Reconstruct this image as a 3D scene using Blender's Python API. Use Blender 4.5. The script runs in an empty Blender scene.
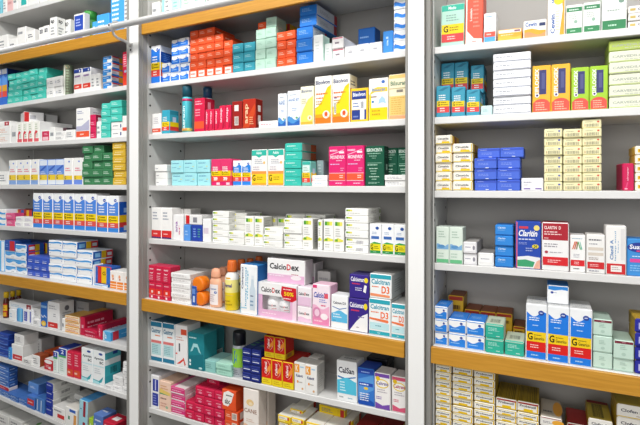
import bpy, bmesh, math, random
from mathutils import Vector, Matrix
rnd = random.Random(7)
C = bpy.context.scene.collection
sc = bpy.context.scene
LAMP1, LAMP2, FRONT_FILL, WORLD, EXPO = 48.0, 40.0, 46.0, 0.14, 0.13

# ------------------------------------------------------------------ camera (metres; image frame 640x425)
F, CX, CY = 494.0, 320.0, 184.0
PSI = math.atan(494.0 / 930.0)
CAM = Vector((0, -1.4, 1.5))
FWD = Vector((-math.sin(PSI), math.cos(PSI), 0))
RGT = Vector((math.cos(PSI), math.sin(PSI), 0))
cd = bpy.data.cameras.new('camera'); cam = bpy.data.objects.new('camera', cd); C.objects.link(cam)
cam.location = CAM; cam.rotation_euler = (math.pi / 2, 0, PSI)
cd.sensor_width = 36; cd.lens = F / 640 * 36; cd.shift_y = -(212.5 - CY) / 640
cd.clip_start = 0.01
sc.camera = cam

# ------------------------------------------------------------------ materials
def lin(c):
    c /= 255.0
    return c / 12.92 if c <= 0.04045 else ((c + 0.055) / 1.055) ** 2.4
def rgb(h): return tuple(lin(int(h[i:i + 2], 16)) for i in (0, 2, 4))
_m = {}
def mat(h, rough=0.42, metal=0.0, kind='card', noise=0.05, scale=60.0):
    key = (h, rough, metal, kind)
    if key in _m: return _m[key]
    m = bpy.data.materials.new('%s_%s' % (kind, h)); m.use_nodes = True
    nt = m.node_tree; b = nt.nodes['Principled BSDF']
    b.inputs['Roughness'].default_value = rough; b.inputs['Metallic'].default_value = metal
    b.inputs['Specular IOR Level'].default_value = .25 if kind == 'card' else .45
    n = nt.nodes.new('ShaderNodeTexNoise'); n.inputs['Scale'].default_value = scale; n.inputs['Detail'].default_value = 3
    tc = nt.nodes.new('ShaderNodeTexCoord'); nt.links.new(tc.outputs['Object'], n.inputs['Vector'])
    mx = nt.nodes.new('ShaderNodeMix'); mx.data_type = 'RGBA'
    c = rgb(h)
    mx.inputs[6].default_value = (*[v * (1 - noise) for v in c], 1)
    mx.inputs[7].default_value = (*[min(1, v * (1 + noise)) for v in c], 1)
    nt.links.new(n.outputs['Fac'], mx.inputs[0]); nt.links.new(mx.outputs[2], b.inputs['Base Color'])
    _m[key] = m
    return m
def clear_film():
    m = bpy.data.materials.new('clear_film'); m.use_nodes = True
    nt = m.node_tree; b = nt.nodes['Principled BSDF']
    b.inputs['Base Color'].default_value = (1, 1, 1, 1); b.inputs['Roughness'].default_value = 0.05
    b.inputs['Alpha'].default_value = 0.12
    return m

# ------------------------------------------------------------------ object helpers
def link(o, parent=None):
    C.objects.link(o)
    if parent: o.parent = parent
    return o
def mesh_obj(name, me, parent=None): return link(bpy.data.objects.new(name, me), parent)
def empty(name, loc):
    o = bpy.data.objects.new(name, None); o.location = loc; o.empty_display_size = 0.03
    return link(o)
def tag(o, label, cat, group=None):
    o['label'] = label; o['category'] = cat
    if group: o['group'] = group
    return o
class MB:
    """collects faces with their own materials into ONE mesh"""
    def __init__(s): s.v = []; s.f = []; s.mi = []; s.mats = []; s.smooth = []
    def mat(s, m):
        if m not in s.mats: s.mats.append(m)
        return s.mats.index(m)
    def face(s, pts, m, smooth=False):
        i = len(s.v); s.v += [tuple(p) for p in pts]; s.f.append(list(range(i, i + len(pts)))); s.mi.append(s.mat(m)); s.smooth.append(smooth)
    def bm(s, b, mfun, smooth=False):
        o = len(s.v); b.verts.index_update(); s.v += [tuple(v.co) for v in b.verts]
        for f in b.faces:
            s.f.append([o + v.index for v in f.verts]); s.mi.append(s.mat(mfun(f))); s.smooth.append(smooth)
        b.free()
    def box(s, x0, x1, y0, y1, z0, z1, m, bev=0.0, seg=1):
        b = bmesh.new(); bmesh.ops.create_cube(b, size=1.0)
        for v in b.verts:
            v.co = ((x0 + x1) / 2 + v.co.x * (x1 - x0), (y0 + y1) / 2 + v.co.y * (y1 - y0), (z0 + z1) / 2 + v.co.z * (z1 - z0))
        if bev > 0: bmesh.ops.bevel(b, geom=b.edges[:], offset=bev, segments=seg, profile=0.5, affect='EDGES')
        s.bm(b, m if callable(m) else (lambda f: m))
    def lathe(s, prof, m, n=28, M=None):
        """prof: (r, z) pairs, m: one material or one per segment"""
        M = M or Matrix()
        rings = []
        for r, z in prof:
            i = len(s.v)
            for k in range(n):
                a = 2 * math.pi * k / n
                s.v.append(tuple(M @ Vector((r * math.cos(a), r * math.sin(a), z))))
            rings.append(i)
        for j in range(len(prof) - 1):
            mm = m[j] if isinstance(m, (list, tuple)) else m
            for k in range(n):
                k2 = (k + 1) % n
                s.f.append([rings[j] + k, rings[j] + k2, rings[j + 1] + k2, rings[j + 1] + k]); s.mi.append(s.mat(mm)); s.smooth.append(True)
        for j, rev in ((0, True), (-1, False)):
            if prof[j][0] > 1e-5:
                mm = m[j] if isinstance(m, (list, tuple)) else m
                f = [rings[j] + k for k in range(n)]
                s.f.append(f[::-1] if rev else f); s.mi.append(s.mat(mm)); s.smooth.append(False)
    def tube(s, pts, r, m, n=12):
        pts = [Vector(p) for p in pts]; rings = []
        for i, p in enumerate(pts):
            d = (pts[min(i + 1, len(pts) - 1)] - pts[max(i - 1, 0)]).normalized()
            u = d.cross(Vector((0, 0, 1)) if abs(d.z) < 0.9 else Vector((1, 0, 0))).normalized(); w = d.cross(u)
            rings.append(len(s.v))
            for k in range(n):
                a = 2 * math.pi * k / n
                s.v.append(tuple(p + (u * math.cos(a) + w * math.sin(a)) * r))
        for j in range(len(pts) - 1):
            for k in range(n):
                k2 = (k + 1) % n
                s.f.append([rings[j] + k, rings[j] + k2, rings[j + 1] + k2, rings[j + 1] + k]); s.mi.append(s.mat(m)); s.smooth.append(True)
        for j in (0, -1):
            s.f.append([rings[j] + k for k in range(n)]); s.mi.append(s.mat(m)); s.smooth.append(False)
    def mesh(s, name):
        me = bpy.data.meshes.new(name); me.from_pydata(s.v, [], s.f)
        for m in s.mats: me.materials.append(m)
        for p, i, sm in zip(me.polygons, s.mi, s.smooth): p.material_index = i; p.use_smooth = sm
        me.update()
        b = bmesh.new(); b.from_mesh(me); bmesh.ops.remove_doubles(b, verts=b.verts, dist=1e-7)
        b.to_mesh(me); b.free()
        return me

# lettering: outlines of the built-in font as flat polygons, normalised to a unit box
_t = {}
def glyphs(txt, bold=True, shear=0.0):
    key = (txt, bold, shear)
    if key in _t: return _t[key]
    cu = bpy.data.curves.new('lettering', 'FONT'); cu.body = txt; cu.resolution_u = 2; cu.shear = shear
    if bold: cu.offset = 0.026
    o = bpy.data.objects.new('lettering', cu); C.objects.link(o)
    dg = bpy.context.evaluated_depsgraph_get(); e = o.evaluated_get(dg); me = e.to_mesh()
    vs = [v.co.copy() for v in me.vertices]; fs = [list(p.vertices) for p in me.polygons]
    e.to_mesh_clear(); bpy.data.objects.remove(o); bpy.data.curves.remove(cu)
    x0 = min(v.x for v in vs); x1 = max(v.x for v in vs); y0 = min(v.y for v in vs); y1 = max(v.y for v in vs)
    _t[key] = ([((v.x - x0) / (x1 - x0), (v.y - y0) / (y1 - y0)) for v in vs], fs)
    return _t[key]

def draw(mb, els, P, seed=1, seg=1):
    """lay printed elements on a face; P(u, v, lift) maps the unit square of the face to 3-D"""
    r = random.Random(seed)
    for i, e in enumerate(els):
        k = e[0]; o = 0.00025 + 0.00006 * i
        if k == 'r':
            _, a, b, c, d, col = e
            for q in range(seg):                         # curved faces: follow the curve in strips
                a1, c1 = a + (c - a) * q / seg, a + (c - a) * (q + 1) / seg
                mb.face([P(a1, b, o), P(c1, b, o), P(c1, d, o), P(a1, d, o)], mat(col))
        elif k == 'p':
            mb.face([P(u, v, o) for u, v in e[1]], mat(e[2]))
        elif k == 'c':
            _, u, v, ru, rv, col = e
            mb.face([P(u + ru * math.cos(t * math.pi / 10), v + rv * math.sin(t * math.pi / 10), o) for t in range(20)], mat(col))
        elif k == 'w':                                   # band with a wavy upper edge
            _, v0, v1, amp, ph, col = e
            N = 14
            for q in range(N):
                a, b = q / N, (q + 1) / N
                fa, fb = (max(v0, min(1, v1 + amp * math.sin(6.283 * x + ph))) for x in (a, b))
                mb.face([P(a, v0, o), P(b, v0, o), P(b, fb, o), P(a, fa, o)], mat(col))
        elif k in ('t', 'ti', 'tv', 'tn'):               # text / italic / reading upwards / not bold
            _, s, a, b, c, d, col = e
            vs, fs = glyphs(s, k != 'tn', 0.25 if k == 'ti' else 0.0)
            if k == 'tv': pts = [(a + (1 - y) * (c - a), b + x * (d - b)) for x, y in vs]
            else: pts = [(a + x * (c - a), b + y * (d - b)) for x, y in vs]
            m = mat(col)
            for f in fs: mb.face([P(pts[j][0], pts[j][1], o) for j in f], m)
        elif k == 'l':                                   # rows of unreadably small print
            _, a, b, c, d, n, col = e
            m = mat(col); st = (d - b) / n
            for q in range(n):
                y0 = b + st * q + st * 0.26; y1 = y0 + st * 0.44; x = a; end = c - r.random() * (c - a) * 0.35
                while x < end:
                    w = (c - a) * (0.07 + 0.16 * r.random())
                    mb.face([P(x, y0, o), P(min(x + w, end), y0, o), P(min(x + w, end), y1, o), P(x, y1, o)], m)
                    x += w + (c - a) * 0.035
        elif k == 'b':                                   # bar code
            _, a, b, c, d, col = e
            x = a; m = mat(col)
            while x < c:
                w = (c - a) * (0.02 + 0.05 * r.random()); mb.face([P(x, b, o), P(min(c, x + w), b, o), P(min(c, x + w), d, o), P(x, d, o)], m)
                x += w + (c - a) * (0.03 + 0.03 * r.random())

W = 'f2f2f0'
_bx = {}
def carton_mesh(key, D, w, h, d):
    k = (key, round(w, 4), round(h, 4), round(d, 4))
    if k in _bx: return _bx[k]
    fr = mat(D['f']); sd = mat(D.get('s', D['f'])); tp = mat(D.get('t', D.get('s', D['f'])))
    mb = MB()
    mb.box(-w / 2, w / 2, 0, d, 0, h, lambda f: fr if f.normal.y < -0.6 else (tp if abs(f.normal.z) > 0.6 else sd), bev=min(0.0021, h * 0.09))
    e = min(0.0021, h * 0.09)
    draw(mb, D.get('e', []), lambda u, v, o: (-w / 2 + e + u * (w - 2 * e), -o, e + v * (h - 2 * e)), 3)
    se = D.get('se', [])
    if se:
        draw(mb, se, lambda u, v, o: (w / 2 + o, e + u * (d - 2 * e), e + v * (h - 2 * e)), 5)
        draw(mb, se, lambda u, v, o: (-w / 2 - o, d - e - u * (d - 2 * e), e + v * (h - 2 * e)), 6)
    te = D.get('te', [])
    if te: draw(mb, te, lambda u, v, o: (-w / 2 + e + u * (w - 2 * e), e + v * (d - 2 * e), h + o), 7)
    me = mb.mesh('carton')
    _bx[k] = me
    return me

# ------------------------------------------------------------------ the shelving: three bays of a steel wall unit
ORD = ['zeroth', 'first', 'second', 'third', 'fourth', 'fifth', 'sixth', 'seventh', 'eighth', 'ninth', 'tenth', 'eleventh', 'twelfth']
class Bay:
    def __init__(s, name, O, beta):
        s.name = name; s.O = Vector(O); s.b = beta
        s.a = Vector((math.cos(beta), math.sin(beta), 0)); s.n = Vector((-math.sin(beta), math.cos(beta), 0)); s.sh = {}
    def s_at(s, px, t):
        q = (px - CX) / F; r = RGT - FWD * q
        return -(r.dot(s.O + s.n * t - CAM)) / r.dot(s.a)
    def pt(s, sv, t, z=0.0):
        p = s.O + s.a * sv + s.n * t; return Vector((p.x, p.y, z))
    def z_at(s, px, y, t):
        Z = FWD.dot(s.pt(s.s_at(px, t), t) - CAM)
        return CAM.z + (CY - y) * Z / F
    def shelf(s, k, x0, y0, x1, y1, tf=0.0, gold=False):
        s0, s1 = s.s_at(x0, tf), s.s_at(x1, tf); z0, z1 = s.z_at(x0, y0, tf), s.z_at(x1, y1, tf)
        g = (z1 - z0) / (s1 - s0)
        s.sh[k] = dict(z=lambda q, z0=z0, s0=s0, g=g: z0 + g * (q - s0), g=g, tf=tf, gold=gold)
D_SH = 0.2                                             # depth of the shelves
LB = Bay('left', (0, 0, 0), 0.0); MBY = Bay('middle', (0, 0, 0), 0.0)
RB = Bay('right', (0, 0, 0), 0.0)
sx = RB.s_at(418, 0); RB = Bay('right', (sx, 0, 0), math.radians(3.4))
for a in ((0, 0, 13.5, 40, 2.6), (1, 0, 54.2, 128, 27.5, -.035, True), (2, 0, 105.1, 127, 84.9), (3, 0, 143.6, 127, 136.4), (4, 0, 184.9, 127, 184.9),
          (5, 0, 225.8, 127, 233.9), (6, 0, 274.3, 127, 293.9, -.035, True), (7, 0, 318.4, 127, 346.9), (8, 0, 357.2, 128, 395.4), (9, 0, 395.9, 65.6, 425), (10, 0, 437, 60, 465)):
    LB.shelf(*a)
for a in ((1, 142.5, 22.2, 290, -9.8, -.035, True), (2, 148.75, 83.7, 405, 50), (3, 148.75, 134.5, 405, 118.6), (4, 148.75, 185.5, 405, 186.2),
          (5, 148.75, 238.6, 405, 256.7), (6, 141, 298.5, 404.5, 342, -.035, True), (7, 149.8, 360.8, 404.5, 414.7), (8, 149, 407.3, 203, 423.3)):
    MBY.shelf(*a)
for a in ((1, 436, 47, 640, 26.4), (2, 435.2, 117.2, 640, 107), (3, 436, 190.7, 640, 190.9), (4, 435.5, 263, 640, 277), (5, 428, 346, 640, 377.6, -.035, True), (6, 436, 440, 640, 488)):
    RB.shelf(*a)
BAY = {'L': LB, 'M': MBY, 'R': RB}
SHELF_OFF = {'L': 1, 'M': 0, 'R': 0}
def loc_phrase(b, k): return '%s bay %s shelf' % (BAY[b].name, ORD[k + SHELF_OFF[b]])

steel = mat('c9c9c7', 0.45, 0.0, 'grey_enamel', 0.03, 6); steel_w = mat('dededd', 0.4, 0.0, 'white_enamel', 0.02, 8); post_w = mat('f2f2f1', 0.4, 0.0, 'post_white_enamel', 0.02, 8)
steel_back = mat('a5a3a0', 0.5, 0.0, 'grey_enamel_shaded', 0.05, 3); hole = mat('101010', 0.8, 0, 'dark_hole')  # back panel: same grey enamel, darkened to hold the recess shade
post_shade = mat('999894', 0.45, 0.0, 'post_enamel_shaded', 0.04, 10)  # post sides: shade put into the colour as a darker grey
def wood_mat():
    m = bpy.data.materials.new('golden_wood'); m.use_nodes = True; nt = m.node_tree; b = nt.nodes['Principled BSDF']
    tc = nt.nodes.new('ShaderNodeTexCoord'); mp = nt.nodes.new('ShaderNodeMapping'); mp.inputs['Scale'].default_value = (3, 30, 60)
    n = nt.nodes.new('ShaderNodeTexNoise'); n.inputs['Scale'].default_value = 3; n.inputs['Detail'].default_value = 5
    r = nt.nodes.new('ShaderNodeValToRGB')
    r.color_ramp.elements[0].position = .3; r.color_ramp.elements[0].color = (*rgb('bd8423'), 1)
    r.color_ramp.elements[1].position = .7; r.color_ramp.elements[1].color = (*rgb('cf9632'), 1)
    nt.links.new(tc.outputs['Object'], mp.inputs[0]); nt.links.new(mp.outputs[0], n.inputs['Vector']); nt.links.new(n.outputs['Fac'], r.inputs[0])
    nt.links.new(r.outputs[0], b.inputs['Base Color']); b.inputs['Roughness'].default_value = .38
    return m
wood = wood_mat()
Z_TOP, Z_BOT = 2.42, 0.0
def place(o, bay, s=0.0, t=0.0, z=0.0, tilt=0.0, yaw=0.0):
    o.matrix_world = Matrix.Translation(bay.pt(s, t, z)) @ Matrix.Rotation(bay.b + yaw, 4, 'Z') @ Matrix.Rotation(-tilt, 4, 'Y')
sL = {'M': MBY.s_at(148.7, 0), 'R': RB.s_at(434.2, 0), 'L': LB.s_at(-6.2, 0)}
sR = {'L': LB.s_at(126.2, -.035), 'M': MBY.s_at(404.2, -.035)}
sR['R'] = sL['R'] + (sR['M'] - sL['M'])
def shelving(b):
    bay = BAY[b]; l, r = sL[b], sR[b]; pre = bay.name
    root = empty('shelving_unit', bay.pt(l, 0, 0)); root.rotation_euler.z = bay.b
    tag(root, {'L': 'left bay of the grey steel wall shelving, left of the first post', 'M': 'middle bay of grey steel wall shelving, between the two posts',
               'R': 'right bay of grey steel wall shelving, right of the second post'}[b], 'shelving', 'bays of the pharmacy shelving')
    L = r - l
    m = MB(); m.box(0, L, D_SH, D_SH + .004, Z_BOT, Z_TOP, steel_back, .001); mesh_obj('back_panel', m.mesh('back_panel'), root)
    for x0, x1, inner in ((-.004, 0, 1), (L, L + .004, -1)):
        m = MB(); m.box(x0, x1, -.004, D_SH, Z_BOT, Z_TOP, steel, .0008)
        xi = (x1 + .0003) if inner == 1 else (x0 - .0003)
        for k, S in bay.sh.items():
            zz = S['z'](l if inner == 1 else r)
            for tt, dz in ((.007, .04), (.007, .085), (.175, .055), (.175, .10)):
                m.face([(xi, tt + .0045 * math.cos(a * math.pi / 5), zz - dz + .0045 * math.sin(a * math.pi / 5)) for a in range(10)], hole)
        mesh_obj('side_panel', m.mesh('side_panel'), root)
    for k, S in bay.sh.items():
        z0, z1 = S['z'](l), S['z'](r); ang = math.atan(S['g'])
        m = MB(); top = lambda f: steel_w if f.normal.y < -.5 or f.normal.z > .5 else steel
        m.box(.0005, L - .0005, S['tf'] if not S['gold'] else S['tf'] + .012, D_SH - .0005, -.02, 0, top, .0015)
        o = mesh_obj('shelf', m.mesh('shelf'), root); o.location = (0, 0, z0); o.rotation_euler.y = -ang
        if S['gold']:
            m = MB(); m.box(-.002, L, S['tf'], S['tf'] + .0118, -.047, -.0008, wood, .0012)
            mesh_obj('wooden_fascia', m.mesh('wooden_fascia'), o)['label'] = 'golden wood fascia'
    return root
units = {b: shelving(b) for b in 'LMR'}
def upright(px0, px1, bay, root, s_in, s_lim):
    """white front channel with a stepped return in shade-darkened grey on the side of the next bay"""
    tp = -.052
    a, c = bay.s_at(px0, tp), bay.s_at(px1, tp)
    m = MB()
    face = lambda f: post_w if f.normal.y < -.4 else post_shade
    m.box(a - s_in, c - s_in, tp, tp + .012, Z_BOT, Z_TOP, face, .003, 2)
    m.box(a - s_in + .004, c - s_in - .0015, tp + .0122, -.006, Z_BOT, Z_TOP, post_shade, .001)
    li = max(bay.s_at(px0 - 2.7, -.036), s_lim + .0052)
    m.box(li - s_in, a - s_in + .0038, tp + .016, -.0235, Z_BOT, Z_TOP, post_shade, .002)
    o = mesh_obj('upright', m.mesh('upright'), root)
    m = MB(); m.box(c - s_in - .0012, -.0045, -.03, -.006, Z_BOT, Z_TOP, post_shade, .0015)
    mesh_obj('edge_trim', m.mesh('edge_trim'), o)
    return o
up1 = upright(129.0, 138.3, MBY, units['M'], sL['M'], sR['L'] - .004)
RBs = RB
up2 = upright(407.8, 424.3, RB, units['R'], sL['R'], sR['M'] - sx - .004)
def end_upright(root, x0, x1):
    m = MB(); m.box(x0, x1, -.052, -.006, Z_BOT, Z_TOP, steel_w, .002); mesh_obj('upright', m.mesh('upright'), root)
end_upright(units['L'], -.05, -.006); end_upright(units['R'], sR['R'] - sL['R'] + .006, sR['R'] - sL['R'] + .05)

# ladder rail in front of the upper wooden fascia
tr = -.118
zr = MBY.z_at(130, 23.0, tr); s0, s1 = MBY.s_at(-14, tr), sR['M'] - .02
rail = empty('ladder_rail', (s0, tr, zr)); tag(rail, 'long round grey metal rail running in front of the upper wooden fascia', 'rail')
alu = mat('c4c4c4', 0.35, 0.25, 'grey_metal', .04, 20)
m = MB(); m.tube([(0, 0, 0), ((s1 - s0) / 2, 0, 0), (s1 - s0, 0, 0)], .0122, alu, 20); mesh_obj('tube', m.mesh('tube'), rail)
def bracket(sb, spost):
    m = MB(); x = sb - s0
    m.tube([(x - .0, -.001, 0), (x + .016, 0, 0)], .0150, alu, 18)
    m.tube([(x + .008, .0, -.010), (x + .009, .006, -.028), (x + .012, .022, -.038), (x + .022, .044, -.044), (spost - s0 - .004, -.052 - tr - .010, -.052), (spost - s0, -.052 - tr - .0068, -.062)], .0052, alu, 10)
    m.box(spost - s0 - .010, spost - s0 + .010, -.052 - tr - .0035, -.052 - tr - .0008, -.085, -.05, alu, .001)
    m.box(x + .012, x + .034, -.006, .008, .0118, .0195, alu, .002)
    br = mesh_obj('bracket', m.mesh('bracket'), rail)
    b = MB(); b.lathe([(.0038, 0), (.0038, .002), (.001, .003)], hole, 10, Matrix.Translation((x + .008, -.0148, .002)) @ Matrix.Rotation(math.pi / 2, 4, 'X'))
    mesh_obj('screw', b.mesh('screw'), br)
    for dx, dz in ((0, -.076),):
        b = MB(); b.lathe([(.0035, 0), (.0035, .002), (.001, .003)], hole, 10, Matrix.Translation((spost - s0 + dx, -.052 - tr - .0037, dz)) @ Matrix.Rotation(math.pi / 2, 4, 'X'))
        mesh_obj('screw', b.mesh('screw'), br)
bracket(MBY.s_at(111, tr), MBY.s_at(131.5, -.052))

# ------------------------------------------------------------------ stock on the shelves
labels = {}; descs = {}; keep = []
def word_label(desc, pos, loc):
    return ', '.join([x for x in (desc, pos, loc) if x])
def position(c, nc, k, nk, multi, down=False):
    if down and multi:                                   # the foot of the pile lies outside the picture: count from its top
        d = 'topmost' if k == nk - 1 else '%s down' % ORD[nk - k]
        return d if nc == 1 else '%s, %s column' % (d, ORD[c + 1])
    if nc == 1 and nk == 1: return ''
    if nc == 1:
        return 'bottom one' if k == 0 else ('topmost' if k == nk - 1 else '%s up' % ORD[k + 1])
    if not multi: return '%s from left' % ORD[c + 1] if c else 'leftmost'
    return '%s up, %s column' % (ORD[k + 1], ORD[c + 1])
def B(b, k, desc, D, x0, x1, y, cols=(1,), t=.012, d=.1, yaw=0.0, jit=1.3, n=None, lift=0.0, yx=None, gap=.0008, name=None, cat=None, hfix=None, shift=None, key=None):
    bay = BAY[b]; S = bay.sh[k]
    t = max(t, S['tf'] + (.0155 if S['gold'] else .0045))
    d = min(d, D_SH - t - .006)
    sa, sb = bay.s_at(x0, t), bay.s_at(x1, t)
    sa = max(sa, sL[b] + (.005 if b == 'L' else .0025)); sb = min(sb, sR[b] - .003)
    yx = x0 if yx is None else yx
    H = bay.z_at(yx, y, t) - S['z'](bay.s_at(yx, t)) - lift
    n = n or max(cols); h = hfix or H / n
    w = (sb - sa) / len(cols); tilt = math.atan(S['g'])
    keep.append(D)
    if name is None:
        name = 'pill_box' if h < .58 * w else ('medicine_carton' if h > 1.3 * w else 'medicine_box'); cat = name.replace('_', ' ')
    me = carton_mesh(key or id(D), D, w - gap, h - .0004, d)
    ov = []
    if k - 1 in bay.sh:
        up = bay.sh[k - 1]; s_ = (sa + sb) / 2
        for s_ in (sa, sb):
            g = up['z'](s_) - .02 - (S['z'](s_) + lift + h * max(cols))
            if g < 0: ov.append('TOP %.4f' % g)
        if up['gold'] and t < up['tf'] + .012: pass
    if sa < sL[b]: ov.append('LEFT %.4f' % (sa - sL[b]))
    if sb > sR[b]: ov.append('RIGHT %.4f' % (sb - sR[b]))
    if ov: print('OVER', b, k, desc, ov)
    multi = max(cols) > 1; loc = loc_phrase(b, k)
    assert (desc, loc) not in descs, (desc, loc)
    descs[(desc, loc)] = 1
    first = None; tot = sum(cols)
    for c, nl in enumerate(cols):
        for j in range(nl):
            o = bpy.data.objects.new(name, me) if first is None else first.copy()
            first = first or o
            C.objects.link(o)
            s = sa + w * (c + .5) + (shift[j] if shift and j < len(shift) else 0)
            tt = t + (rnd.random() - .5) * .005 * jit
            place(o, bay, s, max(tt, S['tf'] + (.013 if S['gold'] else .0015)), S['z'](s) + lift + h * j + .0002, tilt, math.radians(yaw + (rnd.random() - .5) * 1.0 * jit))
            lb = word_label(desc, position(c, len(cols), j, nl, multi, (b, k) in (('R', 6), ('M', 8), ('L', 10))), loc)
            assert lb not in labels, lb
            nw = len(lb.replace(',', '').split())
            if not 4 <= nw <= 16: print('LABEL WORDS', nw, lb)
            labels[lb] = 1
            tag(o, lb, cat, ('%s, %s' % (desc, loc)) if tot > 1 else None)
    return h * n + lift
GY = '8a8f96'; NAVY = '23306e'; INK = '3a4050'; RED = 'd8262c'; YEL = 'f6d413'; BLU = '2278d8'; TEAL = '3ec2b0'; ORG = 'ee5a2e'; PNK = 'd81e5b'; MINT = 'bfe3d2'
def lines(a=.1, b=.2, c=.9, d=.8, n=3, col=GY): return ('l', a, b, c, d, n, col)
def plain(f=W, s=None, t=None, col=GY, n=3, box=(.1, .2, .85, .8), extra=(), se=()):
    return dict(f=f, s=s or f, t=t or s or f, e=[lines(*box, n, col)] + list(extra), se=list(se))
def tv_small(*a): return a
def generic(top, body, logo=True, wv=.80, base=None, y0=.26, y1=.43, r0=.12, gtxt=True, yel=YEL, red='e2403a', wave=None, txtc=W):
    base = base or body
    e = [('r', 0, 0, 1, r0, base), ('r', 0, r0, 1, y0, red), ('r', 0, y0, 1, y1, yel)]
    if wave is not None: e += [('w', y1, wv, .045, wave, body)]
    else: e += [('r', 0, y1, 1, .86, body)]
    e += [('t', 'G', .07, y0 + .03, .25, y1 - .03, '2a2612'), ('l', .32, y0 + .03, .95, y1 - .02, 2, '7a6a10'), ('l', .25, r0 + .02, .8, y0 - .02, 2, W), ('l', .15, .52, .9, .74, 3, txtc)]
    if logo: e += [('c', .72, .885, .13, .045, '2b4fb0'), ('r', .66, .875, .80, .89, W)]
    se = [('r', 0, 0, 1, r0, base), ('r', 0, r0, 1, y0, red), ('r', 0, y0, 1, y1, yel), ('r', 0, y1, 1, .82, body), ('r', .3, .5, .7, .72, 'c9d6ee')]
    return dict(f=top, s=top, t=top, e=e, se=se)

# ================= LEFT BAY =================
# top shelf, cut by the frame
B('L', 0, 'pale cyan carton at the picture edge', plain('7cc8d8'), -3, 2.2, -2, t=.0, d=.08)
B('L', 0, 'narrow white carton beside pale pink carton', plain(), 2.6, 6.6, -1, t=.0, d=.1)
B('L', 0, 'tall pale pink carton', plain('efc3c3', col='d79a9a'), 7, 13, -15, t=.0, d=.1)
B('L', 0, 'tall white carton right of the pink one', plain(), 13.5, 18, -16, t=.0, d=.1)
B('L', 0, 'white carton with red and turquoise corner label', dict(f=W, e=[('r', .05, .68, .95, 1, RED), ('r', .35, .1, .95, .55, '35b9b4')]), 18.6, 27.8, -9, t=.0, d=.1)
B('L', 0, 'white carton with small blue emblem', dict(f=W, e=[('r', .15, .3, .4, .5, NAVY), lines(.5, .5, .9, .8, 2)]), 28.4, 39, -14, t=.0, d=.1)
B('L', 0, 'tall white carton close to the upper frame', plain(), 39.6, 47, -17, t=.0, d=.1)

# second shelf, behind the rail
B('L', 1, 'low white carton nearest the picture edge', plain(n=4), -2, 8.5, 36.5, d=.14)
B('L', 1, 'low white flat carton with grey print', plain(n=2), 8.9, 16.6, 39, d=.06)
B('L', 1, 'large white carton with blank front', dict(f=W, e=[lines(.1, .7, .7, .9, 1), ('r', 0, 0, .06, .3, '4b6fd0')]), 17, 25.6, 28, d=.15)
B('L', 1, 'white carton with grey name in front of larger carton', dict(f=W, e=[('l', .15, .65, .85, .85, 2, '444455'), ('p', [(.2, .1), (.5, .1), (.8, .45), (.5, .45)], 'e9d2cf')]), 25.9, 34, 30.5, d=.1)
D = dict(f=W, e=[('t', 'an', .2, .72, .8, .9, '33384c'), ('p', [(.1, 0), (.6, 0), (1, .45), (.6, .45)], 'f2b5b0')])
B('L', 1, 'slim white carton with pale pink stripe', D, 38, 49.4, 27.5, (1, 1), d=.08)
B('L', 1, 'tall white carton with dark name print', dict(f=W, e=[('t', 'ap', .15, .78, .7, .92, '30343c'), lines(.15, .4, .85, .7, 3), ('r', 0, 0, 1, .14, 'cfe9f4')], se=[('t', 'ap', .2, .78, .7, .92, '30343c'), lines(.2, .3, .8, .7, 4)]), 50, 56.6, 18, d=.045)
B('L', 1, 'white carton standing back beside tall white carton', dict(f=W, e=[('t', 'ap', .15, .75, .8, .92, '30343c'), lines(.15, .3, .85, .65, 3)]), 64, 70.5, 20.5, t=.06, d=.1)
B('L', 1, 'white carton with large royal blue label', dict(f=W, s='f0f0f2', e=[('r', .05, .42, .95, .95, '2b4db4'), ('l', .2, .55, .8, .85, 3, 'b8c6ee'), ('r', .1, .05, .9, .22, '3a62c8')]), 73.5, 83.8, 14.6, d=.03)
B('L', 1, 'low light blue carton beside the green tub', plain('4aa7ea', col='d6ecff'), 92, 96.5, 22, d=.1)
B('L', 1, 'light blue carton with white print', plain('4aa7ea', col='eef7ff'), 97, 109.6, 15.5, d=.1)
B('L', 1, 'tall light blue carton rising above the frame', plain('4aa7ea', col='eef7ff', n=6), 110.2, 123.6, -10, d=.12)
B('L', 1, 'tall white carton next to the first post', plain(n=6), 124.2, 129, -9, d=.12)

# third shelf
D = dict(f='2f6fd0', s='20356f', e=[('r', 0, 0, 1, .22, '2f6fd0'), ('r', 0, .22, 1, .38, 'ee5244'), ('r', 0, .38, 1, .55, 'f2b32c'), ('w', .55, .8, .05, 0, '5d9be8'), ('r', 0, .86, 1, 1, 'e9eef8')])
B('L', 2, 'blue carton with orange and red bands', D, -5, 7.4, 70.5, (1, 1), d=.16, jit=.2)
DT = plain('4cc8b8', '36ac9c', '46c0ae', 'd3f4ee', 2, (.12, .3, .75, .8))
B('L', 2, 'turquoise carton', DT, 7.8, 46, 74.6, (5, 5, 5, 5, 5), t=.009, n=5, d=.11, jit=2.2)
DW = dict(f=W, e=[('r', .1, .35, .3, .6, 'd0d3da'), lines(.45, .3, .9, .7, 2)])
B('L', 2, 'white carton with light grey print', DW, 46.6, 62.4, 78.4, (2, 2), d=.14)
D = dict(f=W, s='e9eaee', t='1f2f66', e=[('r', 0, .84, 1, 1, '27418f'), ('r', .7, .88, .82, .95, W), ('l', .1, .62, .9, .78, 1, '7d4d9b'), ('r', 0, .17, 1, .36, 'e5402f'), ('l', .15, .2, .85, .32, 1, 'ffd9cc')])
B('L', 2, 'white carton with navy top and red band', D, 74.3, 90.8, 69.6, (1, 1), d=.12)
B('L', 2, 'white carton with faint print beside red banded cartons', plain(t='20294f'), 91.6, 100.5, 74.5, (1, 1), t=.013, d=.12)
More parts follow.
